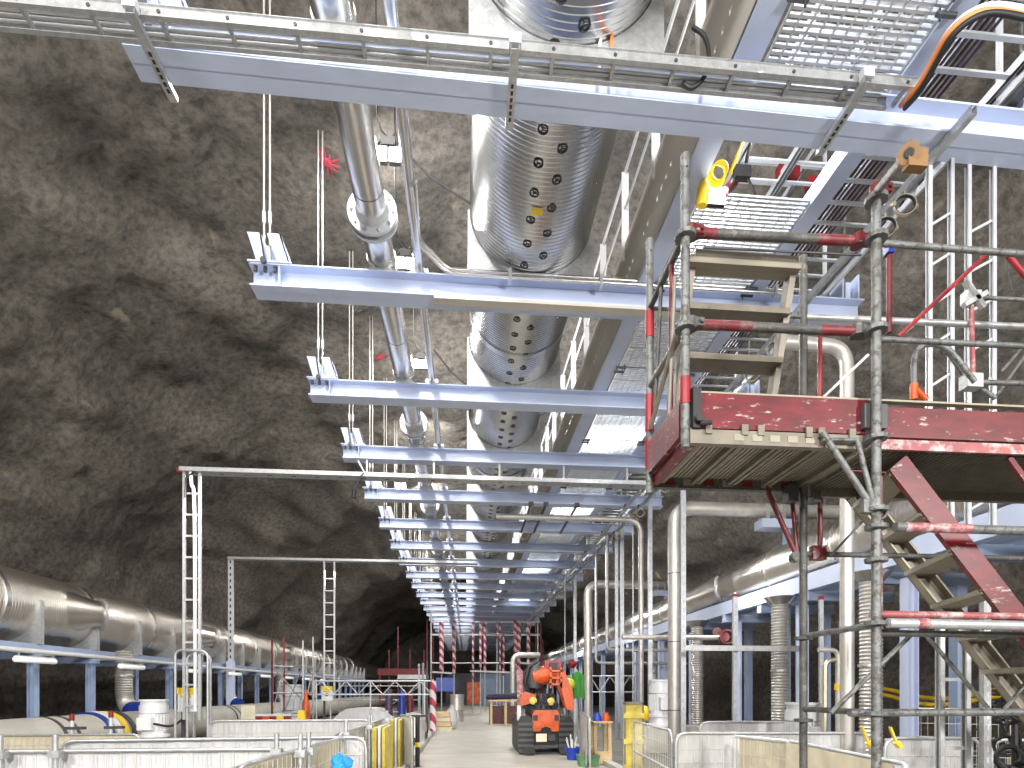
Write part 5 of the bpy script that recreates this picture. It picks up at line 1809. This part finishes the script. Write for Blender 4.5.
# right foreground
barrier(g(676, 733), g(870, 733), 'white sheeted barrier across the basin below the thick riser pipe', H, 'tarp')
barrier(g(735, 736), g(788, 741), 'mesh barrier with cream board, left panel of the row below the scaffold', H, 'board', (), 0.05, 'site_barrier', GALVW, False)
barrier(g(790, 741), g(905, 764), 'mesh barrier with cream board, right panel of the row below the scaffold', H, 'board', (), 0.05, 'site_barrier', GALVW, False)
barrier(g(672, 731), g(634, 721), 'open mesh barrier along the right road edge before the yellow panel', H, None, (), 0.05, 'site_barrier', GALV, True, True)
barrier(g(885, 738), g(980, 738), 'grey sheeted barrier behind the lower scaffold ladder', H, 'tarp')
barrier(g(992, 739), g(1110, 744), 'open barrier at the far right edge of the picture', H, None, (), 0.05, 'site_barrier', GALV, True, True)
barrier(g(700, 722), g(800, 722), 'grey sheeted barrier further back below the right duct', H, 'tarp')
barrier(g(905, 722), g(1010, 724), 'open wire fence panel below the yellow hoses', H + 0.25, None, (), 0.05, 'site_barrier', BRASS, False)
# yellow formwork panel
q0 = at(624, 768, 10.9)
t = thing('formwork_panel', 'tall yellow formwork panel standing at the right road edge', 'panel', (q0.x, q0.y, 0))
MB().box(q0.x, q0.x + 0.38, q0.y, q0.y + 0.06, 0.0, 1.46).build('panel_face', YELB, t)
for k in range(3):
    MB().box(q0.x - 0.01, q0.x + 0.39, q0.y - 0.04, q0.y, 0.15 + 0.5 * k, 0.25 + 0.5 * k).build('waler', YELB, t)
for s in (0, 0.36):
    MB().box(q0.x + s, q0.x + s + 0.03, q0.y - 0.03, q0.y, 0, 1.46).build('edge_rib', ALU, t)
MB().box(q0.x - 0.01, q0.x + 0.39, q0.y - 0.03, q0.y + 0.06, 1.42, 1.47).build('edge_rib', ALU, t)
# yellow canister on the barrier
p = at(645, 713, 11.2)
t = thing('yellow_lamp', 'small yellow warning lamp beside the thick riser pipe', 'lamp', p)
MB().lathe(p - V((0, 0, 0.15)), (0, 0, 1), [(0, 0.06), (0.05, 0.08), (0.2, 0.08), (0.28, 0.05), (0.3, 0.0)], 14).build('lamp_body', YEL, t, 50)
MB().cyl((p.x, p.y, 0.0), (p.x, p.y, p.z - 0.15), 0.02, 8).build('stand', GALV, t)

# timber stand, bucket, box by the machine
p = at(603, 762, 12.6)
t = thing('timber_stand', 'raw timber stand with tools on it beside the machine', 'stand', (p.x, p.y, 0))
for dx in (-0.17, 0.16):
    for dy in (0, 0.4):
        MB().box(p.x + dx - 0.035, p.x + dx + 0.035, p.y + dy, p.y + dy + 0.06, 0, 0.95).build('leg', WOOD, t)
MB().box(p.x - 0.22, p.x + 0.22, p.y - 0.03, p.y + 0.48, 0.95, 0.99).build('top', WOOD, t)
MB().box(p.x - 0.2, p.x + 0.2, p.y - 0.02, p.y, 0.04, 0.32).build('lower_board', WOOD, t)
for i, (dx, m, s, lab) in enumerate(((-0.08, BUCKET, 0.10, 'small dark blue tool on the timber stand'), (0.12, ORANGE, 0.09, 'small orange tool on the timber stand'))):
    single(MB().lathe((p.x + dx, p.y + 0.2, 0.991), (0, 0, 1), [(0, s), (0.09, s), (0.15, s * 0.6), (0.19, s * 0.6)], 12), 'tool', m, lab, 'tool', (p.x + dx, p.y + 0.2, 0.99))
p = at(572.5, 760, 13.5)
t = thing('bucket', 'blue plastic bucket with rubbish on the road behind the machine', 'bucket', (p.x, p.y, 0.02))
MB().lathe((p.x, p.y, 0.022), (0, 0, 1), [(0, 0.13), (0.27, 0.17), (0.28, 0.185), (0.30, 0.185), (0.30, 0.165), (0.05, 0.12)], 18, True, True).build('pail', BUCKET, t, 40)
mb = MB()
for i in range(6):
    a_ = random.uniform(0, 6)
    mb.bar((p.x + 0.05 * math.cos(a_), p.y + 0.05 * math.sin(a_), 0.15), (p.x + 0.16 * math.cos(a_), p.y + 0.12 * math.sin(a_), 0.5 + random.uniform(0, .12)), 0.03, 0.015)
mb.build('rubbish', WHITEP, t)['kind'] = 'stuff'
p = at(588, 766, 12.4)
t = thing('green_crate', 'green crate with brown contents next to the blue bucket', 'crate', (p.x, p.y, 0.02))
MB().prism([(-0.2, 0), (0.2, 0), (0.23, 0.24), (-0.23, 0.24)], (p.x, p.y - 0.15, 0.022), (1, 0, 0), (0, 0, 1), (0, 1, 0), 0.32).build('crate_body', GREEN, t)
MB().box(p.x - 0.24, p.x + 0.24, p.y - 0.17, p.y + 0.19, 0.24, 0.27).build('rim', GREEN, t)
MB().lathe((p.x + 0.03, p.y, 0.27), (0, 0, 1), [(0, 0.13), (0.08, 0.12), (0.12, 0.06)], 10).build('contents', BROWN, t, 50)
barrier(g(582, 712), g(590, 718), 'grey sheeted barrier standing beside the machine', H, 'tarp')

# ================================================================== ORANGE MACHINE
mp = at(546, 755, 14.6)
mx, my = mp.x, mp.y
t = thing('tracked_machine', 'orange and black tracked machine with folded arms on the road', 'machine', (mx, my, 0.02))
z0 = 0.021
for s in (-1, 1):
    poly = [(-0.16, 0.0), (0.16, 0.0), (0.2, 0.1), (0.2, 0.85), (0.12, 1.0), (-0.12, 1.0), (-0.2, 0.85), (-0.2, 0.1)]
    tr = MB().prism(poly, (mx + s * 0.53, my, z0), (1, 0, 0), (0, 0, 1), (0, 1, 0), 1.9).build('track', BLACK, t)
    for k in range(6):
        MB().box(mx + s * 0.53 - 0.2, mx + s * 0.53 + 0.2, my - 0.04, my, 0.08 + 0.14 * k, 0.15 + 0.14 * k).build('track_pad', DARK, tr)
    MB().bar((mx + s * 0.46, my - 0.3, 0.08), (mx + s * 0.46, my - 0.02, 0.2), 0.28, 0.06).build('outrigger_foot', DARK, t)
MB().box(mx - 0.36, mx + 0.36, my + 0.1, my + 1.8, 0.25, 1.2).build('chassis', BLACK, t)
poly = [(-0.34, 0.0), (-0.15, 0.0), (-0.12, 0.08), (0.0, 0.13), (0.12, 0.08), (0.15, 0.0), (0.34, 0.0), (0.36, 0.42), (0.30, 0.55), (-0.30, 0.55), (-0.36, 0.42)]
MB().prism(poly, (mx, my - 0.02, 0.62), (1, 0, 0), (0, 0, 1), (0, 1, 0), 0.14).build('rear_cover', ORANGE, t)
for s in (-1, 1):
    MB().box(mx + s * 0.28 - 0.06, mx + s * 0.28 + 0.06, my - 0.04, my - 0.02, 0.9, 1.05).build('cover_vent', BLACK, t)
MB().box(mx - 0.26, mx + 0.02, my - 0.01, my + 0.04, 0.35, 0.56).build('number_plate', CREAM, t)
MB().box(mx + 0.06, mx + 0.24, my - 0.01, my + 0.04, 0.37, 0.54).build('tail_lamp', DARK, t)
MB().box(mx - 0.3, mx + 0.3, my - 0.12, my + 0.1, 0.2, 0.28).build('bumper', DARK, t)
# turret, hoses, arms
MB().lathe((mx - 0.05, my + 0.7, 1.2), (0, 0, 1), [(0, 0.5), (0.12, 0.5), (0.2, 0.42), (0.4, 0.4)], 20).build('turret', DARK, t, 40)
for k in range(4):
    x = mx - 0.3 + 0.16 * k
    MB().tube([(x, my + 0.2, 1.1), (x + 0.04, my + 0.05, 1.35), (x - 0.05, my + 0.15, 1.6), (x + 0.05, my + 0.5, 1.85)], 0.035, 8).build('hydraulic_hose', BLACK, t, 60)
for s, zc in ((-0.33, 1.42), (0.14, 1.4)):
    MB().lathe((mx + s, my + 0.1, zc), (0, -1, 0), [(0, 0.1), (0.06, 0.1), (0.08, 0.06)], 14).build('hose_drum', YELB, t, 40)
MB().prism([(0.0, 0), (0.24, 0.06), (0.2, 0.45), (0.0, 0.95), (-0.2, 0.95), (-0.24, 0.7)], (mx + 0.52, my + 0.1, 1.22), (1, 0, 0), (0, 0, 1), (0, 1, 0), 0.3).build('side_arm', ORANGE, t)
MB().prism([(0.18, 0.05), (0.36, 0.0), (0.38, 0.2), (0.1, 0.85), (0.0, 0.7)], (mx + 0.36, my - 0.02, 1.15), (1, 0, 0), (0, 0, 1), (0, 1, 0), 0.14).build('side_arm', ORANGE, t)
MB().prism([(-0.1, 0), (0.25, 0.1), (0.3, 0.3), (0.0, 0.38), (-0.15, 0.2)], (mx - 0.55, my + 0.05, 1.28), (1, 0, 0), (0, 0, 1), (0, 1, 0), 0.25).build('side_arm', ORANGE, t)
MB().prism([(0, 0), (0.16, 0), (0.14, 0.9), (0.05, 1.0), (-0.02, 0.9)], (mx - 0.73, my + 0.2, 1.3), (1, 0, 0), (0, 0, 1), (0, 1, 0), 0.12).build('mast', REDW, t)
MB().box(mx - 0.74, mx - 0.64, my + 0.15, my + 0.25, 0.9, 1.3).build('mast_foot', WHITE, t)
hd = MB().lathe((mx + 0.02, my + 0.3, 2.1), (1, 0.1, 0.15), [(-0.42, 0.12), (-0.38, 0.24), (-0.1, 0.26), (0.1, 0.24), (0.34, 0.2), (0.4, 0.1)], 18).build('boom_head', ORANGE, t, 40)
MB().box(mx - 0.02, mx + 0.42, my + 0.1, my + 0.7, 2.2, 2.48).build('boom_bracket', REDB, t)
MB().box(mx + 0.1, mx + 0.32, my + 0.06, my + 0.1, 2.24, 2.42).build('boom_window', BLACK, t)
fr_ = [(0.1, 0.15), (0.38, 0.15)]
for x in (mx + 0.12, mx + 0.40):
    MB().box(x - 0.025, x + 0.025, my - 0.02, my + 0.06, 1.75, 2.3).build('hose_guard', ORANGE, t)
for z in (1.85, 2.02, 2.2):
    MB().box(mx + 0.1, mx + 0.42, my - 0.02, my + 0.05, z - 0.025, z + 0.025).build('hose_guard', ORANGE, t)
MB().lathe((mx - 0.3, my + 0.3, 1.75), (0.1, 0, 1), [(0, 0.2), (0.35, 0.26), (0.6, 0.2)], 14).build('boom_joint', DARK, t, 40)
MB().tube([(mx - 0.4, my + 0.2, 1.6), (mx - 0.55, my + 0.1, 1.9), (mx - 0.45, my + 0.1, 2.3), (mx - 0.2, my + 0.2, 2.45)], 0.05, 8).build('hydraulic_hose', BLACK, t, 60)
# green cloth and lime helmet-like ball on a post behind it
p = at(577, 683, 16.5)
t = thing('green_cloth', 'bright green cloth hanging on a post behind the machine', 'cloth', (p.x, p.y, p.z - 0.4))
vs, fs = [], []
for i in range(7):
    for j in range(6):
        vs.append(V((p.x - 0.16 + 0.36 * i / 6 + 0.04 * j / 5, p.y + 0.05 * math.sin(i * 1.4 + j * 0.3), p.z + 0.35 - 0.75 * j / 5 - 0.1 * abs(i - 3) / 3)))
for i in range(6):
    for j in range(5):
        fs.append((i * 6 + j, i * 6 + j + 1, (i + 1) * 6 + j + 1, (i + 1) * 6 + j))
mbx = MB().add(vs, fs)
n0 = len(vs)
mbx.add([v + V((0, 0.012, 0)) for v in vs], fs)
mbx.build('cloth_sheet', LIME, t, 60)
MB().cyl((p.x + 0.02, p.y + 0.1, 0.0), (p.x + 0.02, p.y + 0.1, p.z + 0.4), 0.024, 8).build('post', GALV, t)
p = at(569, 684, 16.3)
t = thing('lime_ball', 'round lime yellow ball on a stand beside the green cloth', 'lamp', (p.x, p.y, p.z - 0.2))
MB().lathe(p - V((0, 0, 0.17)), (0, 0, 1), [(0, 0.06), (0.06, 0.15), (0.17, 0.18), (0.28, 0.15), (0.34, 0.05), (0.345, 0)], 16).build('ball_body', mat('lime_plastic', (0.55, 0.6, 0.05), 0.4), t, 60)
MB().cyl((p.x, p.y, 0), (p.x, p.y, p.z - 0.16), 0.02, 8).build('stand', DARK, t)

# ================================================================== LATTICE BEAM AND SCAFFOLDS ON THE LEFT, MIDDLE DISTANCE
def lattice_beam(u0, u1, v0, v1, d, lab):
    a, b = at(u0, v0, d), at(u1, v0, d)
    zb_ = at(u0, v1, d).z
    t = thing('lattice_beam', lab, 'truss', (a.x, a.y, zb_))
    MB().cyl(a, V((b.x, b.y, a.z)), 0.03, 8).build('chord', GALVW, t, 60)
    MB().cyl(V((a.x, a.y, zb_)), V((b.x, b.y, zb_)), 0.03, 8).build('chord', GALVW, t, 60)
    L = (V((b.x, b.y, 0)) - V((a.x, a.y, 0))).length
    n = max(2, int(L / 0.42))
    for k in range(n):
        f0, f1 = k / n, (k + 1) / n
        pa, pb = a.lerp(V((b.x, b.y, a.z)), f0), a.lerp(V((b.x, b.y, a.z)), f1)
        if k % 2:
            MB().cyl(pa, V((pb.x, pb.y, zb_)), 0.02, 6).build('diagonal', GALVW, t)
        else:
            MB().cyl(V((pa.x, pa.y, zb_)), pb, 0.02, 6).build('diagonal', GALVW, t)
    for f in (0.06, 0.5, 0.94):
        pa = a.lerp(V((b.x, b.y, a.z)), f)
        MB().cyl((pa.x, pa.y, 0), (pa.x, pa.y, a.z + 0.02), 0.028, 8).build('post', GALVW, t, 60)
    return t


lattice_beam(309, 432, 681, 694.5, 20.5, 'white lattice beam spanning left of the road at the second drop ladder')
lattice_beam(560, 640, 676, 692, 26, 'pale lattice beam behind the risers right of the road')


def scaffold_bay(pts, zt, lab, rails, red=0.3, name='small_scaffold', top=()):
    pts = [V((p[0], p[1], 0)) for p in pts]
    t = thing(name, lab, 'scaffold', pts[0])
    for i, p in enumerate(pts):
        MB().cyl(p, p + V((0, 0, zt + 0.25 * (i % 2))), 0.03, 8).build('standard', (REDB if (i % 3 == 1 and red) else GALV), t, 60)
    for z in rails:
        for a_, b_ in zip(pts[:-1], pts[1:]):
            MB().cyl(a_ + V((0, 0, z)), b_ + V((0, 0, z)), 0.025, 8).build('ledger', GALV, t, 60)
    for a_, b_ in zip(pts[:-1], pts[1:]):
        MB().cyl(a_ + V((0, 0, rails[0])), b_ + V((0, 0, rails[-1])), 0.02, 6).build('brace', GALV, t)
    return t


def G(u, d):
    p = at(u, 690, d)
    return (p.x, p.y)


scaffold_bay([G(272, 18.6), G(284, 19.9), G(303, 18.7), G(313, 20.0), G(272, 18.6)], 3.35, 'small scaffold frame with red standards left of the second drop ladder', [0.9, 1.6, 2.5])
scaffold_bay([G(339, 28), G(380, 28), G(420, 28)], 2.4, 'low scaffold railing beyond the lattice beam', [0.6, 1.2, 1.9])
p = at(306, 715, 18.5)
t = thing('warning_marker', 'orange red warning marker hanging on the small scaffold frame', 'marker', (p.x, p.y, 0.6))
MB().lathe((p.x, p.y, 0.75), (0, 0, 1), [(0, 0.14), (0.5, 0.12), (0.75, 0.05), (0.95, 0.05)], 12).build('marker_cone', ORANGE, t, 50)
MB().cyl((p.x, p.y, 0), (p.x, p.y, 0.75), 0.02, 8).build('stand', GALV, t)
p = at(273, 722, 18.0)
t = thing('barrier_lamp_board', 'low red and yellow striped barrier board with lamps', 'barrier', (p.x, p.y, 0.3))
for k in range(5):
    MB().box(p.x - 0.55 + 0.22 * k, p.x - 0.33 + 0.22 * k, p.y, p.y + 0.08, 0.62, 0.86).build('stripe_block', (REDB, ORANGE, REDB, YEL, REDB)[k], t)
MB().box(p.x - 0.55, p.x + 0.55, p.y, p.y + 0.08, 0.86, 0.93).build('top_rail', WHITE, t)
for s in (-0.45, 0.42):
    MB().box(p.x + s, p.x + s + 0.05, p.y, p.y + 0.08, 0, 0.62).build('leg', GALV, t)
p = at(301, 714, 17.6)
single(MB().prism([(-0.1, 0), (0.1, 0), (0.12, 0.1), (0.08, 0.34), (-0.08, 0.34), (-0.12, 0.1)], (p.x, p.y, 0.72), (1, 0, 0), (0, 0, 1), (0, 1, 0), 0.15), 'warning_lamp', YEL, 'yellow warning lamp beside the striped barrier board', 'lamp', (p.x, p.y, 0.7))
p = at(248, 712, 20)
t = thing('notice_board', 'blank cream board standing left of the striped barrier board', 'board', (p.x, p.y, 0.3))
MB().box(p.x - 0.24, p.x + 0.24, p.y, p.y + 0.02, 0.65, 1.15).build('board', CREAM, t)
for s in (-0.2, 0.18):
    MB().box(p.x + s, p.x + s + 0.03, p.y + 0.02, p.y + 0.05, 0.0, 1.1).build('leg', WOOD, t)
# tape wrapped post and clutter at the end of the lattice beam
p = at(433, 690, 20.4)
t = thing('taped_post', 'post wrapped in red and white tape at the end of the lattice beam', 'post', (p.x, p.y, 0))
MB().cyl((p.x, p.y, 0.2), (p.x, p.y, CAMZ + 0.33), 0.12, 12).build('tape_wrap', TAPE, t, 60)
MB().cyl((p.x, p.y, 0), (p.x, p.y, CAMZ + 0.4), 0.03, 8).build('post', GALV, t)
p = at(449, 722, 24)
t = thing('white_sack', 'white sack leaning at the left road edge', 'sack', (p.x, p.y, 0.02))
MB().lathe((p.x, p.y, 0.022), (0.15, 0, 1), [(0, 0.22), (0.1, 0.32), (0.45, 0.3), (0.8, 0.2), (0.95, 0.1), (1.05, 0.12)], 12).build('sack_body', TARP, t, 60)
p = at(457, 715, 30)
t = thing('steel_drum', 'pale grey drum standing at the left road edge', 'drum', (p.x, p.y, 0.02))
MB().lathe((p.x, p.y, 0.022), (0, 0, 1), [(0, 0.36), (0.6, 0.36), (0.62, 0.38), (0.66, 0.36), (1.3, 0.36), (1.32, 0.38), (1.4, 0.38)], 20).build('drum_body', PIPEG, t, 40)
MB().lathe((p.x, p.y, 1.422), (0, 0, 1), [(0, 0.39), (0.05, 0.39)], 20).build('drum_lid', GALV, t, 40)
p = at(442, 712, 23)
t = thing('timber_pile', 'small pile of tan boards beside the white sack', 'boards', (p.x, p.y, 0))
for k in range(4):
    MB().box(p.x - 0.4 + 0.04 * k, p.x + 0.4 - 0.03 * k, p.y, p.y + 1.2, 0.0 + 0.2 * k, 0.18 + 0.2 * k).build('board', (BOARD, WOOD)[k % 2], t)

# workbench with dark cover ahead of the machine
p = at(505, 718, 27)
t = thing('work_table', 'trestle table with dark folded covers ahead of the machine', 'table', (p.x, p.y, 0.02))
for dx in (-0.7, 0.0):
    for dy in (0, 0.6):
        MB().box(p.x + dx, p.x + dx + 0.09, p.y + dy, p.y + dy + 0.08, 0.02, 1.15).build('leg', WOOD, t)
MB().box(p.x - 0.8, p.x + 0.9, p.y - 0.1, p.y + 0.9, 1.15, 1.22).build('table_top', WOOD, t)
MB().lathe((p.x - 0.9, p.y + 0.4, 1.34), (1, 0, 0.05), [(0, 0.05), (0.1, 0.14), (1.9, 0.16), (2.1, 0.05)], 10).build('folded_cover', mat('dark_blue_cloth', (0.02, 0.02, 0.05), 0.7), t, 60)
MB().box(p.x - 0.7, p.x + 0.7, p.y + 1.0, p.y + 1.6, 0.0, 0.9).build('red_crate', RED, t)

# ================================================================== FAR SCAFFOLD WITH TAPED POSTS
FD = 41.0
t = thing('far_scaffold', 'wide scaffold with red and white taped posts spanning the road far down', 'scaffold', G(468, FD) + (0,))
ztop = at(468, 618, FD).z
for k, (u, d_, m, r, v0) in enumerate(((427, 41, RED, 0.05, 620), (431, 41, GALV, 0.06, 605), (433, 43, RED, 0.05, 620), (541, 41, RED, 0.06, 620), (538, 43, GALV, 0.05, 622), (543, 43, RED, 0.05, 640), (536, 41, RED, 0.05, 622))):
    q = at(u, v0, d_)
    MB().cyl((q.x, q.y, 0), (q.x, q.y, q.z), r, 8).build('standard', m, t, 60)
for k, (u, v0, v1, r) in enumerate(((441.5, 622, 672, 0.16), (454, 621, 673, 0.12), (473, 622, 680, 0.08), (480.5, 622, 668, 0.09), (485, 622, 671, 0.10), (500, 622, 670, 0.08), (503.5, 634, 676, 0.08), (515.5, 620, 676, 0.13), (519, 622, 672, 0.13), (528.5, 622, 668, 0.12), (497, 622, 640, 0.07))):
    a_, b_ = at(u, v0, FD), at(u, v1, FD)
    MB().cyl((a_.x, a_.y, b_.z), (a_.x, a_.y, a_.z), r, 12).build('taped_post', TAPE, t, 60)
    MB().cyl((a_.x, a_.y, 0), (a_.x, a_.y, b_.z), 0.05, 8).build('standard', GALV, t, 60)
for v, m in ((622, GALVW), (635, GALVW), (663, GALVW), (634, TUBE)):
    a_, b_ = at(431, v, FD), at(540, v, FD)
    MB().cyl(a_, V((b_.x, b_.y, a_.z)), 0.055, 8).build('ledger', m, t, 60)
MB().cyl(at(478, 622, FD), at(490, 634, FD), 0.04, 6).build('brace', GALV, t)
MB().cyl(at(505, 634, FD), at(516, 622, FD), 0.04, 6).build('brace', GALV, t)
for u0, u1, v in ((432, 452, 672), (470, 510, 671), (520, 538, 663)):
    a_, b_ = at(u0, v, FD - 0.3), at(u1, v, FD - 0.3)
    MB().bar(a_, V((b_.x, a_.y, a_.z - 0.1)), 0.5, 0.12).build('white_sheet', TARP, t)
MB().box(G(436, FD)[0], G(455, FD)[0], FD + 0.4, FD + 0.6, 1.6, 2.6).build('blue_sheet', BUCKET, t)
# side scaffolds left, far
p = G(398, 38)
t = thing('red_girder_scaffold', 'dark red girder on thin red standards far left of the road', 'scaffold', (p[0], p[1], 0))
for u in (389, 398, 410, 424):
    q = G(u, 38)
    MB().cyl((q[0], q[1], 0), (q[0], q[1], 6.0 if u in (398,) else 4.4), 0.05, 8).build('standard', RED, t, 60)
a_, b_ = at(378, 672, 38), at(428, 672, 38)
MB().bar(a_, V((b_.x, b_.y, a_.z)), 0.2, 0.45).build('red_girder', RED, t)
a_, b_ = at(398, 677, 37.8), at(428, 677, 37.8)
MB().bar(a_, V((b_.x, b_.y, a_.z)), 0.3, 0.3).build('white_sheet', TARP, t)
# lit doorway in the far end
p = at(474, 700, 64)
t = thing('far_doorway', 'dim red-lit doorway at the far end of the road', 'doorway', (p.x, p.y, 0))
MB().box(p.x - 0.8, p.x + 0.75, p.y, p.y + 0.1, 0.1, 2.6).build('lit_opening', FIRE, t)
for x0, x1, za_, zb_ in ((-3.2, -0.8, 0, 3.6), (0.75, 6, 0, 3.6), (-0.8, 0.75, 2.6, 3.6)):
    MB().box(p.x + x0, p.x + x1, p.y - 0.1, p.y + 0.2, za_, zb_).build('wall_panel', BLUED if x0 > 0 else DARK, t)
p = at(555, 660, 36)
a = at(513, 655, 33)
pipe('pale riser pipe with elbow far down right of the road', [(a.x, a.y, 0.05), (a.x, a.y, a.z), (a.x + 1.6, a.y, a.z)], 0.16, PIPEG, 0.5)

# ================================================================== RIGHT WALL DETAILS
t = None
for k in range(2):
    pts = []
    for i in range(26):
        f = i / 25
        y = 6.5 + 9.0 * f
        z = 1.62 - 0.16 * k + 0.28 * math.cos(f * PI * 4) * 0.5
        pts.append(V((11.9 - 0.1 * k, y, z)))
    single(MB().tube(pts, 0.055, 10), 'yellow_hose', YEL, ['upper yellow hose sagging along the right rock wall', 'lower yellow hose sagging along the right rock wall'][k], 'hose', pts[0])
# coiled black netting at the right edge
p = at(1015, 745, 5.8)
mb = MB()
for i in range(26):
    q = p + V((random.uniform(-.12, .2), random.uniform(-.2, .2), random.uniform(-.5, .55)))
    mb.torus(q, (random.uniform(-1, 1), random.uniform(-1, 1), random.uniform(-.4, .4)), random.uniform(.08, .16), 0.018, 12, 5)
mb.cyl((p.x, p.y, 0), (p.x, p.y, p.z + 0.4), 0.03, 8)
single(mb, 'black_hose_bundle', BLACK, 'tangled black hoses hanging on a post at the right edge', 'hose', (p.x, p.y, 0))
# valves and hoses by the rear standard
for k, (u, v0, v1, m, lab) in enumerate(((825, 660, 720, BRASS, 'thin yellowish pipe behind the rear scaffold standard'), (838, 650, 735, PIPEG, 'thin grey pipe left of the bent riser, with yellow tag'))):
    a_, b_ = at(u, v0, 8.2), at(u, v1, 8.2)
    t = thing('thin_pipe', lab, 'pipe', (a_.x, a_.y, 0))
    MB().tube(elbow([V((a_.x, a_.y, 0)), a_, a_ + V((-0.3 if k else 0.25, 0, 0.0))], 0.12), 0.035, 10).build('pipe_run', m, t, 60)
    if k:
        c = at(u, 687, 8.2)
        MB().band(c, (0, 0, 1), 0.05, 0.09, 0.02).build('yellow_tag', YEL, t)
for k, (u, lab) in enumerate(((862, 'yellow lashing strap hanging from the barrier rail, left one'), (890, 'yellow lashing strap hanging by the tall standard, right one'))):
    a_, b_ = at(u, 727, 4.3), at(u + 6, 742, 4.3)
    single(MB().bar(a_, b_, 0.03, 0.008).bar(b_, b_ + V((0.03, 0, -0.04)), 0.05, 0.03), 'lashing_strap', YEL, lab, 'strap', a_, smooth=None)

# spray paint marks on the rock where hanger rods are anchored
def on_rock(u, v):
    o_ = V((0, 0, CAMZ))
    dr = (at(u, v, 10) - o_).normalized()
    bpy.context.view_layer.update()
    ok, loc, nor, idx = bpy.data.objects['ceiling'].ray_cast(o_, dr)
    return loc, nor


for k, (u, v) in enumerate(((328, 160), (379, 356))):
    loc, nor = on_rock(u, v)
    if nor.dot(V((0, 0, CAMZ)) - loc) < 0:
        nor = -nor
    mb = MB()
    ax = nor.orthogonal().normalized()
    ay = nor.cross(ax)
    for i in range(12):
        a_ = i * 0.55
        r_ = random.uniform(0.1, 0.34)
        e = loc + nor * 0.06 + (ax * math.cos(a_) + ay * math.sin(a_)) * r_
        mb.bar(loc + nor * 0.07, e, 0.03, 0.012, nor)
    mb.lathe(loc + nor * 0.05, nor, [(0, 0.1), (0.03, 0.07)], 10)
    single(mb, 'spray_mark', mat('red_spray_paint%d' % k, (0.36, 0.04, 0.06), 0.8), ['red spray paint mark on the rock vault, upper one', 'red spray paint mark on the rock behind the third beam'][k], 'paint mark', loc, smooth=None)

# ================================================================== SMALL CLUTTER BEHIND THE LEFT BARRIERS
for k, (u, v0, v1, d, lab) in enumerate(((72, 714, 740, 10.2, 'short red and white marker post before the pale pipe, left one'), (111, 711, 742, 10.4, 'short red and white marker post before the pale pipe, right one'))):
    a_ = at(u, v0, d)
    t = thing('marker_post', lab, 'post', (a_.x, a_.y, 0))
    MB().cyl((a_.x, a_.y, 0), (a_.x, a_.y, a_.z - 0.12), 0.035, 8).build('post', GALVW, t, 60)
    MB().cyl((a_.x, a_.y, a_.z - 0.12), (a_.x, a_.y, a_.z), 0.042, 8).build('red_top', REDB, t, 60)
    MB().box(a_.x - 0.1, a_.x + 0.22, a_.y - 0.05, a_.y + 0.05, 0.98, 1.03).build('clamp', DARK, t)
def sheet_pile(u, v, d, L, lab, m):
    p = at(u, v, d)
    t = thing('covered_pile', lab, 'pile', (p.x, p.y, 0))
    vs, fs = [], []
    nx, ny = 14, 8
    for i in range(nx + 1):
        for j in range(ny + 1):
            x = (i / nx - 0.5) * L
            y_ = (j / ny) * 1.4
            z = p.z - 0.1 - 0.55 * abs(2 * i / nx - 1) ** 3 - (0.7 if j in (0, ny) else 0.0) + 0.12 * noise.noise(V((x * 2, y_ * 2, u)))
            vs.append(V((p.x + x, p.y + y_, max(0.03, z))))
    for i in range(nx):
        for j in range(ny):
            q = i * (ny + 1) + j
            fs.append((q, q + ny + 1, q + ny + 2, q + 1))
    MB().add(vs, fs).build('cover_sheet', m, t, 60)
    MB().box(p.x - L * 0.42, p.x + L * 0.42, p.y + 0.2, p.y + 1.2, 0.0, max(0.2, p.z - 0.8)).build('stack', DARK, t)


sheet_pile(362, 706, 24.0, 2.6, 'white sheet draped over a pile behind the lattice beam', TARP)
sheet_pile(411, 711, 16.5, 0.8, 'heap of grey fittings behind the black bollard', PIPEG)
for k, (u, d, z1, m, lab) in enumerate(((402, 25.0, 1.7, BLUEV, 'dark blue upright roll behind the lattice beam'), (410, 25.5, 1.6, RED, 'red upright roll behind the lattice beam'), (389, 25.2, 1.75, PURPLE, 'purple upright roll behind the lattice beam'))):
    q = at(u, 690, d)
    single(MB().lathe((q.x, q.y, 0), (0, 0, 1), [(0, 0.16), (z1 - 0.05, 0.16), (z1, 0.13), (z1, 0.04), (z1 - 0.1, 0.04)], 14), 'sheet_roll', m, lab, 'roll', (q.x, q.y, 0))
for k, (u, v0, m) in enumerate(((423, 663, GALV), (419, 664, GALVW), (427, 661, TUBE))):
    q = at(u, v0, 30)
    single(MB().cyl((q.x, q.y, 0.0), (q.x, q.y, q.z), 0.05, 8).cyl((q.x, q.y, q.z - 0.1), (q.x, q.y, q.z - 0.02), 0.07, 8), 'upright_tube', m,
           ['middle upright tube of three left of the taped scaffold', 'left upright tube of three left of the taped scaffold', 'right upright tube of three left of the taped scaffold'][k], 'tube', (q.x, q.y, 0))
